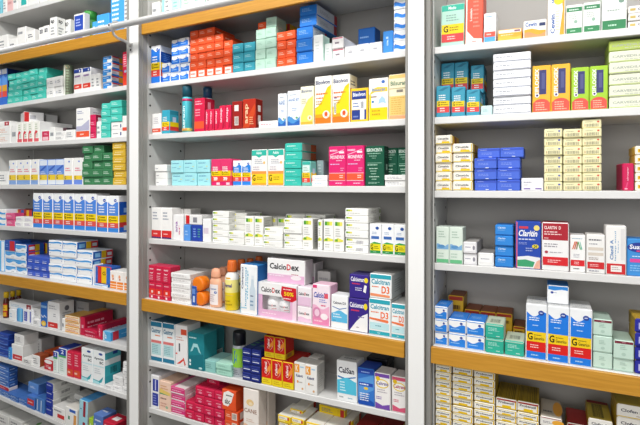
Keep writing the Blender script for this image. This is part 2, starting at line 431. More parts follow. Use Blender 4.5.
D = dict(f=W, s='d9a03c', t='2b86d8', e=[('r', 0, .45, 1, 1, '2b86d8'), ('r', 0, 0, .5, .45, '3d9be8'), ('l', .1, .6, .8, .85, 1, 'cfe6fa')], se=[('r', 0, 0, 1, 1, 'd79a35'), ('r', 0, 0, .5, 1, 'c9ccd6'), ('r', 0, .0, .5, .2, '2b86d8'), ('r', 0, .78, .5, 1, 'cf3434'), ('l', .08, .3, .42, .7, 2, '8f93a3')])
B('L', 2, 'small white and blue carton with ochre side', D, 102.3, 111.3, 56.8, (5,), d=.075)
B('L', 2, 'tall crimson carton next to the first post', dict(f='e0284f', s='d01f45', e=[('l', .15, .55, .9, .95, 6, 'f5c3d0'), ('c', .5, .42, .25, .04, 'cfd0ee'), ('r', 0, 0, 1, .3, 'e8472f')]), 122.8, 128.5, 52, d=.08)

# fourth shelf
D = plain(W, col='e6b9a4', n=3)
hW3 = B('L', 3, 'flat white carton with faint orange print', D, -3, 11, 127, (2,), d=.12)
B('L', 3, 'white carton with dark red label on flat cartons', dict(f=W, e=[('r', .55, .05, .98, .95, 'b3202c'), ('r', .68, .3, .85, .7, 'e8c9cc')]), -1, 10, 121.8, lift=hW3, d=.1)
B('L', 3, 'narrow blank white carton', plain(n=1), 11.6, 17.4, 125.2, d=.12)
D = dict(f='f3f3ec', s='ececec', e=[('l', .2, .6, .8, .92, 3, 'b9c9ae'), ('r', 0, 0, 1, .16, 'e0606a'), ('p', [(.1, .16), (.1, .42), (.35, .58), (.75, .5), (.6, .42), (.35, .4), (.3, .16)], 'd9444e'), ('l', .45, .22, .9, .42, 2, '9aa88e')])
hA = B('L', 3, 'upright white carton with red crescent', D, 17.8, 39, 122.6, (1, 1, 1, 1), d=.17)
B('L', 3, 'white carton with red end lying askew on top', dict(f='f4f4f4', s='efefef', e=[('r', .82, 0, 1, 1, 'c62a2a')], se=[('r', 0, 0, .25, 1, 'c62a2a'), ('r', .3, .3, .6, .7, 'b8b8be')]), 16, 29, 113.2, lift=hA, d=.085, yaw=-24, t=.03)
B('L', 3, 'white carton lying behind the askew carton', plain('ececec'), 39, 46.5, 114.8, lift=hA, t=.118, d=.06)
B('L', 3, 'white carton with crimson label', dict(f=W, e=[('r', .18, .05, 1, .95, 'd02a55'), ('r', .25, .1, .9, .4, 'eec3cc'), ('l', .4, .55, .9, .8, 2, 'f3c8d4')]), 39.8, 49, 130.6, d=.1)
B('L', 3, 'slim blank white carton right of crimson label', plain(n=1), 49.6, 54.8, 127.4, d=.12)
hB = B('L', 3, 'flat white carton below dark ended carton', plain(), 55.2, 65.6, 131.4, (2,), d=.1)
B('L', 3, 'small dark carton with red end behind white cartons', dict(f='4a3038', s='3a3038', e=[('r', 0, 0, .55, 1, 'b51f30')]), 58, 66, 128, t=.05, d=.08, lift=hB)
B('L', 3, 'low white carton beside large grey banded carton', plain(), 66.2, 75.2, 130, d=.12)
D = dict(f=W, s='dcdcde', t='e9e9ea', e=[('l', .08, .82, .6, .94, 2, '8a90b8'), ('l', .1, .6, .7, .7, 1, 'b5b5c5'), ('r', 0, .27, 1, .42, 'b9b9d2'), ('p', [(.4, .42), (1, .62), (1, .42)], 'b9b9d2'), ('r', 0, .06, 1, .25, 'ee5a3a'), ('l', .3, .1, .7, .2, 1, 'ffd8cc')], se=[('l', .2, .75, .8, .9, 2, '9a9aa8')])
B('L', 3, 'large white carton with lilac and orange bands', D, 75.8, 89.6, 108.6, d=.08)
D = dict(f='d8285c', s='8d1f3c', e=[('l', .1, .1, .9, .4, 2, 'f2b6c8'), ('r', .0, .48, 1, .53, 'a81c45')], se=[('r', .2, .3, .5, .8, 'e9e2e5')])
B('L', 3, 'small crimson carton', D, 89.9, 95.4, 114.8, (2,), d=.06)
B('L', 3, 'slim white carton beside turquoise cartons', plain(n=2), 95.9, 100.6, 121.5, d=.09)
B('L', 3, 'turquoise carton of the left column', DT, 101, 110.2, 103.5, (5,), d=.1)
hC = B('L', 3, 'small white carton with dark blue mark', dict(f=W, e=[('r', .86, .2, .97, .7, '2a3a80'), lines(.15, .35, .7, .65, 1)]), 110.6, 121.6, 122.2, (2,), d=.1)
B('L', 3, 'turquoise carton above the small white pair', DT, 110.6, 122, 101, (3,), lift=hC, d=.1, n=3)
B('L', 3, 'white carton with orange red stripe by the post', dict(f=W, e=[('r', 0, .28, 1, .45, 'e4523c')]), 122.4, 128.6, 116, d=.09)

# fifth shelf
B('L', 4, 'low white carton at the picture edge', plain(), -4, 7.6, 171.5, d=.1)
D = dict(f=W, e=[('c', .62, .88, .1, .035, '6a8ad8'), ('l', .15, .5, .9, .66, 2, 'e2607c'), ('r', 0, .18, 1, .40, 'f0cf3a'), ('r', 0, .0, 1, .18, '86a8dc'), ('t', 'G', .06, .22, .25, .37, '6b5a10'), ('r', 0, .68, .12, .78, 'b9d6f2')])
B('L', 4, 'white carton with pink print and yellow band', D, 8.4, 38.8, 160.4, (1, 1, 1, 1), d=.09)
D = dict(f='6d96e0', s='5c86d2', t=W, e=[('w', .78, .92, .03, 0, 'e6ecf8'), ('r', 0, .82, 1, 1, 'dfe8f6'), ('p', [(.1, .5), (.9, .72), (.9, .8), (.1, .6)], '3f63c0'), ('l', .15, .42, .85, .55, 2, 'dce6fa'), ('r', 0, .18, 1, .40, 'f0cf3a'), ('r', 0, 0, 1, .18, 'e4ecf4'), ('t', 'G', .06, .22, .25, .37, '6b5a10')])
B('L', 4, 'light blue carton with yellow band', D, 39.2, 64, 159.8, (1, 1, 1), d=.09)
D = dict(f=W, e=[('c', .62, .88, .1, .035, '6a8ad8'), ('l', .15, .5, .9, .66, 2, 'e2607c'), ('r', 0, .18, 1, .34, 'f0cf3a'), ('r', 0, .0, 1, .18, '6f8fe0'), ('t', 'G', .06, .2, .25, .33, '6b5a10')])
B('L', 4, 'white carton with yellow and violet bands', D, 64.4, 82, 158.2, (1, 1), d=.09)
D = plain('3f7f55', '356b48', '4a8a60', 'c9e2cf', 2, (.15, .3, .8, .75))
B('L', 4, 'green carton', D, 82.5, 112.8, 146, (5, 5, 4), d=.1, n=5, jit=2.2)
D = dict(f='d9b23a', s='b8922a', t='e0bb48', e=[('l', .2, .5, .9, .8, 1, 'f3e3a8'), ('r', .1, .2, .7, .34, 'efe2b0')])
B('L', 4, 'mustard yellow carton', D, 112.8, 125.6, 142.8, (6,), d=.1, jit=1.6)

# sixth shelf
D = dict(f=W, s='e9eef4', e=[('w', 0, .45, .15, 0, '49a0e2')])
B('L', 5, 'flat blue and white carton', D, -4, 5.8, 209, (3,), d=.1)
D = dict(f='c33a3a', s='36508f', t='9a3a36', e=[('r', 0, 0, .3, 1, '3f62b0'), ('r', .55, 0, .8, 1, 'e4b12c')])
B('L', 5, 'red blue and yellow carton at the back', D, 10, 31.5, 209, (1, 1), t=.07, d=.08)
D = dict(f='e0608e', s='c84878', e=[('l', .1, .35, .8, .75, 2, 'f8d3e0')])
B('L', 5, 'flat pink carton', D, 6.4, 14.8, 213, (2,), d=.05)
B('L', 5, 'small white carton with faint violet print', plain(col='b6a6c8', n=2), 15.2, 32.8, 216.5, (2, 2), d=.05)
D = generic('f6f8fc', '4f8ae4', wave=2.2, red='e2554f', base='3d8be0', y0=.26, y1=.46, r0=.12)
D['s'] = 'e9e9ec'; D['t'] = 'f2f2f2'
D['se'] = [('r', 0, 0, 1, .14, '1f5fc0'), ('r', 0, .14, 1, .28, 'c23232'), ('r', 0, .28, 1, .48, 'e0b414'), ('r', 0, .48, 1, .85, '1d55b8'), ('r', .35, .55, .8, .68, '8fb0e0'), ('r', .35, .05, .8, .18, 'aebccc')]
B('L', 5, 'tall blue white and yellow carton', D, 33.2, 96.4, 193, (1, 1, 1, 1, 1, 1), d=.07, jit=.6)
D2 = dict(D); D2['e'] = D['e'][:]
B('L', 5, 'tall blue yellow carton by the post', D2, 97, 118.8, 195.7, (1, 1), d=.07, jit=.6, t=.006)

# seventh shelf (golden fascia)
D = dict(f='5fb4ee', s='f0f4f8', e=[('r', .6, 0, 1, 1, 'eef4fa')])
B('L', 6, 'tall light blue carton at the picture edge', D, -6, 4.6, 240.2, d=.08)
DA = dict(f='f3f6fa', s='dfe8f2', e=[('r', 0, .25, 1, .95, '4aa0e6'), ('w', 0, .44, .14, 2.8, 'f3f6fa'), ('w', .6, .7, .05, 2.8, '7cbcf0'), lines(.6, .08, .9, .24, 1)])
hSW = B('L', 6, 'flat carton with light blue swoosh', DA, 5.2, 15.6, 250.2, (3,), d=.09)
DA2 = dict(DA, s='2c5cae', se=[('r', .12, 0, .5, 1, 'cf3238'), ('r', .16, .25, .46, .7, 'd9dbe2'), ('r', .5, 0, .75, 1, 'e6b51c')])
B('L', 6, 'taller stacked carton with light blue swoosh', DA2, 16, 26.6, 243.8, (4,), d=.09)
D = dict(f='3d5cc4', s='334fae', t='4d6ad0', e=[('l', .1, .35, .8, .6, 1, 'a9bbf0'), ('r', .1, .1, .7, .22, 'e8eaf6')])
B('L', 6, 'small royal blue carton', D, 27, 48.8, 255.8, (3, 3, 3), d=.12)
D = dict(f='2250a4', s='2a4f94', t='28509f', e=[('r', .3, 0, .62, 1, 'd22e34'), ('r', .32, .2, .6, .7, 'd7d9e0'), ('r', .62, 0, .82, 1, 'e8b61e')])
B('L', 6, 'blue red and yellow carton at the back', D, 18, 49.4, 240, (1, 1, 1), t=.11, d=.07)
B('L', 6, 'blue and red carton on the swoosh cartons', dict(f='2a58ae', s='2a4f94', e=[('r', .5, 0, 1, 1, 'cf2f36'), ('l', .1, .3, .4, .7, 2, '7aa0dc')]), 5.2, 15.6, 239.8, d=.08, lift=hSW)
DB = dict(f='f5f6f8', s='2c66b8', t='e6eef8', e=[('w', .62, .86, .07, 3.6, '4a9fe8'), ('w', .55, .64, .05, 3.6, 'e6f1fb'), ('c', .1, .4, .02, .05, '4f6cc0'), ('c', .92, .42, .03, .06, '4f6cc0')], se=[('r', .42, 0, .66, 1, 'e7b820'), ('r', .66, 0, 1, 1, 'c8323a'), ('r', .1, .2, .36, .75, '86c0ea'), ('r', .72, .25, .95, .7, 'cfd4da')])
B('L', 6, 'flat white carton with blue wave', DB, 49.2, 76.6, 239.8, (5, 5), d=.11, jit=1.3)
DB2 = dict(DB)
B('L', 6, 'flat blue wave carton of the shorter column', DB2, 77, 92.4, 250, (4,), d=.105, jit=1.3)
D = dict(f='2c66b8', s='2c66b8', t='2a5aa4', se=[('r', .42, 0, .64, 1, 'e7b820'), ('r', .64, 0, 1, 1, 'c8323a'), ('r', .1, .25, .36, .75, '86c0ea')], e=[('r', .42, 0, .64, 1, 'e7b820'), ('r', .64, 0, 1, 1, 'c8323a'), ('r', .1, .25, .36, .75, '86c0ea'), ('r', .7, .25, .95, .7, 'cfd4da')])
B('L', 6, 'slim blue and white upright carton', dict(f='f2f6fa', s=W, e=[('r', 0, 0, .4, 1, '4aa0e6')]), 92.9, 94.2, 264.6, t=.004, d=.05)
D = dict(f='d8322e', s='2f62b8', e=[('r', 0, 0, .18, 1, '2f62b8'), ('r', .42, 0, .74, 1, 'efc11c'), ('r', .74, 0, 1, 1, '2f6fc4'), ('t', 'G', .48, .5, .68, .72, '3a2d10')])
hG = B('L', 6, 'low white blue carton under the red yellow one', dict(f='f4f7fa', s='2f80d0', e=[('w', .5, .85, .1, 1, '3f97e4'), lines(.1, .1, .8, .4, 2)]), 94.6, 108, 283.0, t=.006, d=.06)
B('L', 6, 'red and yellow carton with blue edges', D, 94.8, 111, 265.4, t=.012, d=.05, lift=hG)
D = dict(f='f8f4f0', s='efe6e0', t=W, e=[('r', 0, 0, 1, .42, 'f08a2c'), ('r', 0, .24, 1, .29, 'fbe6d4'), ('r', 0, .1, 1, .14, 'fbe6d4'), ('c', .42, .72, .16, .1, 'f2a878'), ('tv', 'a', .35, .5, .6, .62, 'd8572a')])
B('L', 6, 'upright white carton with orange lower half', D, 109.8, 131, 270.4, (1, 1, 1), t=.0, d=.07)

# eighth shelf
D = dict(f='f4f5f6', s='e6e6ea', e=[('l', .1, .2, .5, .7, 2, 'a9c6e0')], se=[('l', .2, .3, .8, .7, 2, GY)])
D3 = dict(f='f1f3f5', s='e6e6ea', e=[('r', .8, 0, 1, 1, '9c2430'), ('r', .86, .3, .94, .7, 'e8c8cc'), ('l', .1, .25, .6, .75, 2, 'b9d2e6')])
hD = B('L', 7, 'white carton below the red ended carton', D, 9.4, 16.6, 308.4, (1,), d=.1)
B('L', 7, 'long white carton with dark red end', D3, 9.4, 32, 300.6, lift=hD, t=.02, d=.06)
B('L', 7, 'light blue carton with white edge', dict(f='63b4e4', s='4f8fc8', e=[('r', .0, 0, .25, 1, '3d8fd0'), ('r', .6, 0, 1, 1, '8cc8ec')]), 17, 22, 308, d=.06)
B('L', 7, 'white carton with deep blue pattern', dict(f='f1f3f8', s='e9ebf2', e=[('r', .2, .12, .75, .85, '3a48b4'), ('l', .25, .2, .7, .8, 4, 'c9cff0')]), 22.4, 28.4, 308.6, d=.06)
B('L', 7, 'white carton with narrow blue stripe', dict(f='f1f3f8', e=[('r', .25, .08, .6, .9, '4a58b8')]), 28.8, 32.4, 309.6, d=.06)
hE = B('L', 7, 'low white carton under a grey printed one', plain('f2f2f2'), 33, 39.6, 318.6, t=.008, d=.1)
B('L', 7, 'grey white carton stacked on the low one', plain('e2e2e2', col='a9a9b0'), 31.6, 40, 307.2, t=.022, d=.1, lift=hE)
D = dict(f='2f6cc0', s='dfe6ee', t='4f8cd8', e=[('r', 0, .8, 1, .9, '93bce8'), ('p', [(.05, .45), (.4, .36), (.6, .46), (.95, .38), (.95, .42), (.6, .5), (.4, .4), (.05, .5)], 'e9f2fa'), ('c', .5, .13, .42, .12, 'eab92c'), ('c', .5, .11, .24, .07, 'f4dc7a')])
B('L', 7, 'tall blue carton with golden ball', D, 40.2, 46.6, 302.2, d=.07)
D = dict(f='efefef', s='d9d9da', t='e4e4e4', e=[('l', .1, .72, .85, .9, 2, 'b2b2b8'), ('l', .5, .45, .8, .6, 2, '9a9aa2'), ('r', .02, .04, .9, .24, 'da3a36'), ('l', .2, .09, .7, .18, 1, 'f6cfcc')], se=[('c', .5, .78, .16, .1, '6a6a70'), ('l', .2, .3, .8, .65, 4, '9a9a9e')])
B('L', 7, 'tall white carton with red base label', D, 48, 59.6, 301, d=.075)
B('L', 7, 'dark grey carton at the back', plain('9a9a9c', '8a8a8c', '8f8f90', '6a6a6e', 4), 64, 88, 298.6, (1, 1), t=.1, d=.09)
B('L', 7, 'slim white carton left of orange topped stack', plain(n=1), 61.8, 64.6, 318, d=.06)
D = dict(f='f6ead2', s='e9d3a8', t='e8b45a', e=[('r', 0, 0, 1, .2, 'eda43c'), ('r', 0, .82, 1, 1, 'eda43c'), ('r', .05, .34, 1, .44, 'e2683a'), ('l', .15, .5, .85, .72, 1, 'dd8a50')])
B('L', 7, 'flat white and orange carton', D, 65, 79, 314.8, (3,), d=.17)
D = dict(f='c92348', s='b81d40', t='c02045', e=[('r', .12, .08, .2, .92, 'e68aa0'), ('l', .4, .3, .95, .7, 1, 'efb0c0')], se=[('l', .1, .25, .95, .8, 2, 'eaa2b6')])
B('L', 7, 'upright crimson carton beside the flat crimson pair', D, 79.5, 84, 316.6, d=.15)
D = dict(f='c92348', s='b81d40', t='c02045', e=[('l', .1, .25, .95, .7, 2, 'f0bccb')])
B('L', 7, 'flat crimson carton with white print', D, 84.4, 97.4, 328.4, (2,), d=.1)
D = dict(f='c92348', s='ad1b3c', t='b81d40', e=[('tv', 'ab', .3, .2, .65, .8, 'efb0c0')], se=[('l', .1, .25, .95, .75, 2, 'e9b4c2')])
B('L', 7, 'crimson carton turned sideways next to blue one', D, 97.8, 102.6, 324.4, d=.14)
D = dict(f='58aee2', s='3f9ad8', t='9acbea', e=[('r', 0, 0, .2, 1, 'dff0fa'), ('tv', 'ar', .28, .2, .5, .8, 'e9f6fc')], se=[('r', .08, 0, .3, 1, 'c83244'), ('l', .4, .4, .9, .6, 1, '8cc6ea')])
B('L', 7, 'light blue carton with red band', D, 103, 110.6, 330.6, d=.14)

# ninth shelf
D = dict(f='23429c', s='1d3580', t='2c4fac', e=[('w', .1, .4, .08, 1, '4a74c8'), ('l', .1, .6, .7, .8, 1, '7c98d8')])
B('L', 8, 'flat dark blue carton', D, -8, 8.4, 334, (4,), d=.05, yx=4)
B('L', 8, 'slim bright blue carton', dict(f='3f93dc', e=[('l', .2, .2, .8, .8, 3, 'c9e4f8')]), 8.6, 11.4, 347.4, t=.006, d=.06)
D = dict(f='f0f0ee', s='dededc', e=[('r', .1, .05, 1, .38, 'd2343a'), ('l', .3, .12, .9, .3, 1, 'f2c8c8')])
hF = B('L', 8, 'white carton with red label below grey carton', D, 11.8, 22.6, 343.4, d=.13)
B('L', 8, 'light grey carton stacked on red label one', plain('ececea', 'cfcfcd', 'e0e0de', '9a9aa0', 5), 13.6, 23, 333.6, lift=hF, d=.075, t=.016)
B('L', 8, 'grey carton standing behind', plain('b2b2b2', '9a9a9a', None, '7c7c80', 4), 36.5, 41.5, 338, t=.09, d=.07)
B('L', 8, 'low white carton in front of orange carton', plain('f0f0ee', col='6a6a70', n=2), 23, 32, 357.2, t=.004, d=.09)
B('L', 8, 'white carton standing by orange carton', plain('eeeeec', '9a4a2a', col='8a8a90'), 32.4, 40.2, 354, t=.014, d=.05)
B('L', 8, 'orange red carton at the back', dict(f='d9592a', s='c84a20', t='e0642f', e=[('l', .2, .3, .8, .7, 2, 'f0b090')]), 43.8, 55, 350.4, t=.075, d=.09)
D = dict(f='c42a36', s='a8232e', t='efe9e8', e=[('c', .5, .82, .5, .2, 'f2efee'), ('l', .2, .2, .7, .5, 2, 'f0c4c8'), ('r', .55, .1, .85, .35, 'e6d6d6')])
B('L', 8, 'short red carton with white top', D, 44.4, 52.8, 358.4, d=.07)
D = dict(f='e9f2ee', s='dfe6e4', t='2b47a8', e=[('r', 0, .74, 1, 1, '2a44a6'), ('t', '2', .3, .8, .7, .96, 'e9eefc'), ('r', 0, .66, 1, .74, '5ab86a'), ('l', .2, .1, .8, .6, 6, 'b9cfc6')])
B('L', 8, 'white carton with blue cap band', D, 53.6, 58.4, 350.6, d=.05)
B('L', 8, 'taller white carton with blue top and green line', dict(D), 58.8, 66.8, 347.2, d=.08)
D = dict(f='d92a4a', s='c22040', t='c92545', e=[('l', .1, .45, .8, .95, 5, 'f4b9c6'), ('r', 0, .05, 1, .3, 'e0502e'), ('l', .1, .08, .7, .26, 1, 'fad0c0')])
B('L', 8, 'tall crimson carton with pale print', D, 67.4, 80.6, 350.4, (1, 1), d=.1)
D = dict(f='f2f5f6', s='eaf0f2', t='e6eaec', e=[('c', .68, .92, .18, .035, '2b4a9c'), ('t', 'Apevitin', .1, .72, .95, .81, '2d3a44'), ('t', 'BC', .6, .62, .95, .70, '2d3a44'), ('r', 0, .52, 1, .56, 'cfe8ee'), ('l', .15, .3, .8, .48, 3, 'c3ccd0'), ('p', [(0, .12), (.55, .1), (.95, .26), (.8, .08), (.6, .04), (0, .07)], '3aa6b4'), ('p', [(0, .0), (0, .1), (.5, .08), (.7, .0)], 'aadfe6')],
         se=[('r', 0, 0, 1, .25, '37a4b2'), ('r', 0, .25, 1, .58, '3fb0bc'), ('b', .35, .3, .75, .5, '1d4a54'), ('r', 0, .76, 1, .96, '56b8c6'), ('r', .5, .86, .8, .96, '2b4a9c')])
B('L', 8, 'tall white carton with turquoise zigzag', D, 81, 104, 346.6, (1, 1), d=.085)
D = plain('f0f0f0', 'e0e0e0', None, 'a9a9b0', 2)
B('L', 8, 'low white carton right of zigzag cartons', D, 104.6, 112, 384, t=.004, d=.07)
B('L', 8, 'small white carton', plain('f0f0f0', 'e0e0e0', None, '9a9aa2', 1, (.25, .35, .7, .65)), 112.4, 122.2, 375, (3,), d=.1)
B('L', 8, 'small white carton by the post', plain('f0f0f0', 'e0e0e0', None, '9a9aa2', 1, (.25, .35, .7, .65)), 122.8, 131, 361.4, (5,), d=.1)

# tenth shelf
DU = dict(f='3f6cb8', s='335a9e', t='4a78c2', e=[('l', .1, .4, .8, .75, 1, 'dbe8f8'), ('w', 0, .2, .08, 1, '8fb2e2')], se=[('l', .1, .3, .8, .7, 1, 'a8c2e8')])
hLO = B('L', 9, 'low blue carton', dict(DU), -5, 26.4, 390.4, (2, 2, 2, 2), t=.006, d=.1, n=2, yx=3)
hRD = B('L', 9, 'flat red carton between blue ones at picture edge', dict(f='b8283a', s='e0d4d4', e=[('l', .1, .3, .8, .7, 1, 'e8c0c8')]), -5, 8.6, 386.6, t=.012, d=.045, lift=hLO, yx=4)
B('L', 9, 'flat blue carton of the edge stack', DU, -5, 8.4, 366, (4,), t=.012, d=.045, lift=hRD, yx=4)
hH = B('L', 9, 'blue carton with red label', dict(f='4a76c0', s='3b63a8', t='4f7cc6', e=[('r', .08, .3, .95, .8, 'cf3a3e'), ('l', .2, .45, .8, .65, 1, 'f0c9c9')]), 26.8, 35, 394.4, t=.006, d=.1)
B('L', 9, 'upright blue carton with white stripes', dict(f='4a7cc0', s='3f6cae', e=[('r', .1, .05, .2, .9, 'cfdcf0'), ('r', .6, .05, .7, .9, 'cfdcf0')]), 35.4, 43.6, 396.6, t=.004, d=.09)
B('L', 9, 'pale blue carton on top of blue stack', dict(f='5f8fd4', s='466fb4', t='6a98d8', e=[('l', .2, .5, .8, .7, 2, 'e0eafa')]), 27.6, 37.4, 381.2, t=.025, d=.1, lift=hH)
D = dict(f='23389c', s='dcdcd8', t='d8d8d4', e=[('l', .1, .6, .9, .85, 1, 'c6cdf0'), ('r', 0, 0, 1, .07, '16246c')], se=[('b', .3, .4, .6, .8, '55555a')])
B('L', 9, 'navy ended white carton', D, 45.6, 52.4, 381.6, (4,), d=.14)
B('L', 9, 'low white carton with red label', dict(f='f0efec', s='dcdbd8', e=[('r', .4, .25, 1, .55, 'd23a3a'), lines(.1, .65, .8, .9, 1)]), 52.8, 65, 404.8, t=.004, d=.07)
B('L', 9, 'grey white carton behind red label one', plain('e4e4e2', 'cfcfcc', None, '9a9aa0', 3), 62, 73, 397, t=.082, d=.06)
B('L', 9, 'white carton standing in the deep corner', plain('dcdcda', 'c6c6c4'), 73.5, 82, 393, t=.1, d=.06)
B('L', 9, 'white carton with blue cap and orange stripe', dict(f='f0efec', s='e0dcd4', e=[('r', .35, .8, .9, .95, '2f62c0'), ('r', .75, 0, 1, .7, 'dfa05a'), ('r', .25, .35, .4, .55, '4a8a6a')]), 65.4, 77, 405.2, t=.0, d=.06)
D = dict(f='a6d6e4', s='b9b7b2', t='4f9ad4', e=[('c', .2, .72, .08, .02, '2a4a8c'), ('r', .5, .48, .8, 1, '9c2838'), ('r', .5, 0, .8, .3, '9c2838')])
B('L', 9, 'large pale blue carton with maroon stripe and grey side', D, 78, 86.4, 398.6, t=.0, d=.15)
# tenth shelf, front row, and the shelf under it
B('L', 9, 'lime green slim carton', dict(f='a8cf3a', s='96bd30', e=[('l', .2, .2, .8, .8, 2, 'e3f0b8')]), 88, 92.2, 417.4, t=.0, d=.03)
B('L', 9, 'slate blue carton in front of grey side', dict(f='5b7cc0', s='47659f', t='6485c8', e=[('r', .1, .1, .25, .6, 'd3dcf0'), ('l', .15, .7, .9, .85, 1, 'dfe6f6')], te=[('l', .2, .4, .8, .7, 1, 'dfe6f6')]), 92.6, 102, 412.8, t=-.0, d=.07)
B('L', 9, 'red carton with white emblem', dict(f='cf2a44', s='a82036', t='c8283f', e=[('c', .6, .5, .18, .12, 'f0c6cc'), ('l', .1, .75, .9, .9, 1, 'f0c0c8')], te=[('r', .3, .3, .8, .7, 'f0e6e6')]), 102.4, 114, 419.6, t=-.0, d=.075)
B('L', 9, 'dark red carton by the post', dict(f='b0283a', s='8a1f2e', e=[('l', .2, .3, .8, .7, 2, 'e0a8b0')]), 117, 126, 428, t=.02, d=.07)
B('L', 10, 'grey white carton at the bottom edge', plain('d9d9d6', 'c3c3c0', 'cfcfcc', '8a8a8e', 2), -6, 22, 413, (2, 2), d=.12, yx=0)
B('L', 10, 'grey white carton with green spot', dict(f='d6d6d2', s='bcbcb8', t='d2d2ce', e=[('c', .7, .6, .15, .2, '5a9a4a')], te=[('c', .75, .3, .12, .1, '5a9a4a')]), 22.6, 44, 424, (1, 1), d=.14, t=.02)

# ================= MIDDLE BAY =================
B('M', 1, 'low white carton beside the first post', plain(n=2), 152, 160, 3.2, t=.01, d=.07)
B('M', 1, 'white carton with turquoise stripe', dict(f=W, e=[('r', 0, .1, .3, .9, '9adfd4'), lines(.4, .3, .9, .8, 3)]), 161, 170.6, -6, t=.01, d=.1)
B('M', 1, 'pale turquoise carton', dict(f='bfe9e2', e=[lines(.2, .3, .8, .9, 5, '7ac0b8')]), 171, 180, -9, t=.01, d=.1)
B('M', 1, 'tall white carton with green spots', dict(f=W, e=[lines(.2, .4, .8, .9, 5, '8fcaa8')]), 180.6, 192, -14, t=.01, d=.1)
B('M', 1, 'pale mint carton near the rail', dict(f='d3eee6', e=[lines(.2, .4, .8, .9, 4, '8ac0b0')]), 192.6, 205, -18, t=.01, d=.1)
B('M', 1, 'white carton cut by the upper frame', plain(n=4), 205.6, 214, -18, t=.01, d=.1)

# second shelf
D = generic('f4f7fb', '2478dc', y0=.35, y1=.55, r0=.17, wave=1.0, wv=.88, red='e0483f'); D['s'] = '1f57b4'
D['se'] = [('r', 0, .4, 1, .84, '1b50a8'), ('r', 0, .84, 1, 1, 'e6edf8'), ('r', 0, .35, 1, .55, YEL), ('r', 0, .17, 1, .35, 'c63a34'), ('r', 0, 0, 1, .17, '1f64c8'), ('l', .2, .6, .8, .8, 4, '5c88d0')]
B('M', 2, 'blue white and yellow carton', D, 149.8, 161, 46.8, d=.08)
DBW = dict(f='f4f7fb', s='dfe9f6', t='4b92e6', e=[('w', 0, .62, .1, 2.6, '2f7fe6'), ('c', .75, .82, .07, .07, '4a64b8'), ('l', .15, .2, .8, .45, 1, 'a8cdf6')])
B('M', 2, 'flat blue carton with white wave', DBW, 159.4 + 2.2, 170.4, 63.8, (2,), t=.02, d=.1)
B('M', 2, 'stacked blue carton with white wave', dict(DBW), 170.8, 189, 40.2, (5, 5), d=.1)
DO = dict(f='ee5a2e', s='dc4c22', t='e4592c', e=[('l', .15, .35, .85, .8, 2, 'fbc9b4')], se=[('l', .1, .3, .6, .7, 1, 'f2b49c')])
DOW = dict(f='ee5a2e', s='dc4c22', t='e4592c', e=[('r', .12, .12, .92, .85, 'f8ece6'), ('l', .2, .3, .85, .7, 1, 'e0745a')])
hO = B('M', 2, 'orange red carton with white front panel', DOW, 189.4, 232, 70.2, (1, 1, 1, 1, 1), d=.12)
B('M', 2, 'orange red carton', DO, 189.4, 232, 31.2, (5, 5, 5, 4, 3), lift=hO, d=.12, jit=1.5)
D = dict(f='3a9db0', s='2f8798', t='3fa6b8', e=[('l', .12, .45, .8, .8, 2, 'a8dde4'), ('r', 0, 0, 1, .1, '2a7f90')])
B('M', 2, 'flat steel teal carton', D, 232.6, 254.6, 44.6, (3, 3), d=.1)
DM = dict(f='b9dccb', s='a3cab8', t='c3e2d3', e=[('l', .15, .4, .7, .7, 2, '8fbfa8')], se=[('l', .2, .3, .7, .7, 2, '8fb8a4')])
hM = B('M', 2, 'pale mint carton', DM, 255.2, 276, 29.8, (4, 5), t=.008, d=.065, n=4)
B('M', 2, 'small orange red carton on the mint column', DO, 257, 265.4, 22.6, lift=hM, t=.016, d=.1)
B('M', 2, 'dark red and yellow carton behind the mint cartons', dict(f='b0302a', s='d8b030', t='b83a30', e=[('r', .5, 0, .75, 1, 'e0b52c')]), 281, 290, 25, t=.11, d=.07)
B('M', 2, 'small orange red carton left of blue stack', DO, 276.6, 295.6, 32.8, (4, 4), d=.1, n=4)
DBL = dict(f='2a7cd8', s='c9ccd4', t='3a88e0', e=[('l', .12, .4, .8, .8, 3, '8cbcf0'), ('r', 0, 0, 1, .05, '2264b8')], se=[('r', 0, 0, 1, 1, 'bfc5d0'), ('r', .85, 0, 1, 1, 'a8323c'), ('l', .15, .3, .7, .7, 3, '9097a8')])
hBL = B('M', 2, 'wide blue carton with grey side', DBL, 296.4, 312.8, 28.4, (3,), d=.1, t=.01)
B('M', 2, 'wide blue carton shifted right on top', dict(DBL), 299.4, 316.6, 6.6, (2,), d=.15, t=.012, lift=hBL, yx=299.4)
B('M', 2, 'upright white carton with pale green side', dict(f='f2f6f4', s='c8e6dc', t='bfe2d6', e=[lines(.2, .3, .8, .8, 4, 'd6dedb')]), 313.4, 323, 35.6, d=.05, t=.005)
B('M', 2, 'smaller white carton with turquoise top', dict(f='eef4f2', s='cfe6e2', t='9fd6cc', e=[lines(.2, .3, .8, .8, 3, 'cdd8d6')]), 324, 331.6, 43.6, d=.08)
B('M', 2, 'flat white carton with red top', dict(f='f4f2f2', s='ececec', t='efdada', e=[('r', 0, .9, 1, 1, 'd8607a'), ('l', .25, .3, .7, .7, 1, '7a6a78')]), 332, 343.6, 38, (2,), d=.11)
B('M', 2, 'low white carton with grey oval mark', dict(f='f4f4f4', e=[('c', .5, .5, .2, .2, 'd8d8dc'), ('l', .3, .4, .7, .6, 1, 'a0a0a8')]), 344, 382, 46.5, (1, 1, 1), d=.1)
B('M', 2, 'blue carton standing at the back', dict(f='2468bc', s='1d58a4', e=[('l', .1, .7, .7, .8, 1, '8cb8e8'), ('l', .1, .35, .9, .45, 1, 'b8d6f4')]), 358, 375, 29, t=.1, d=.05)
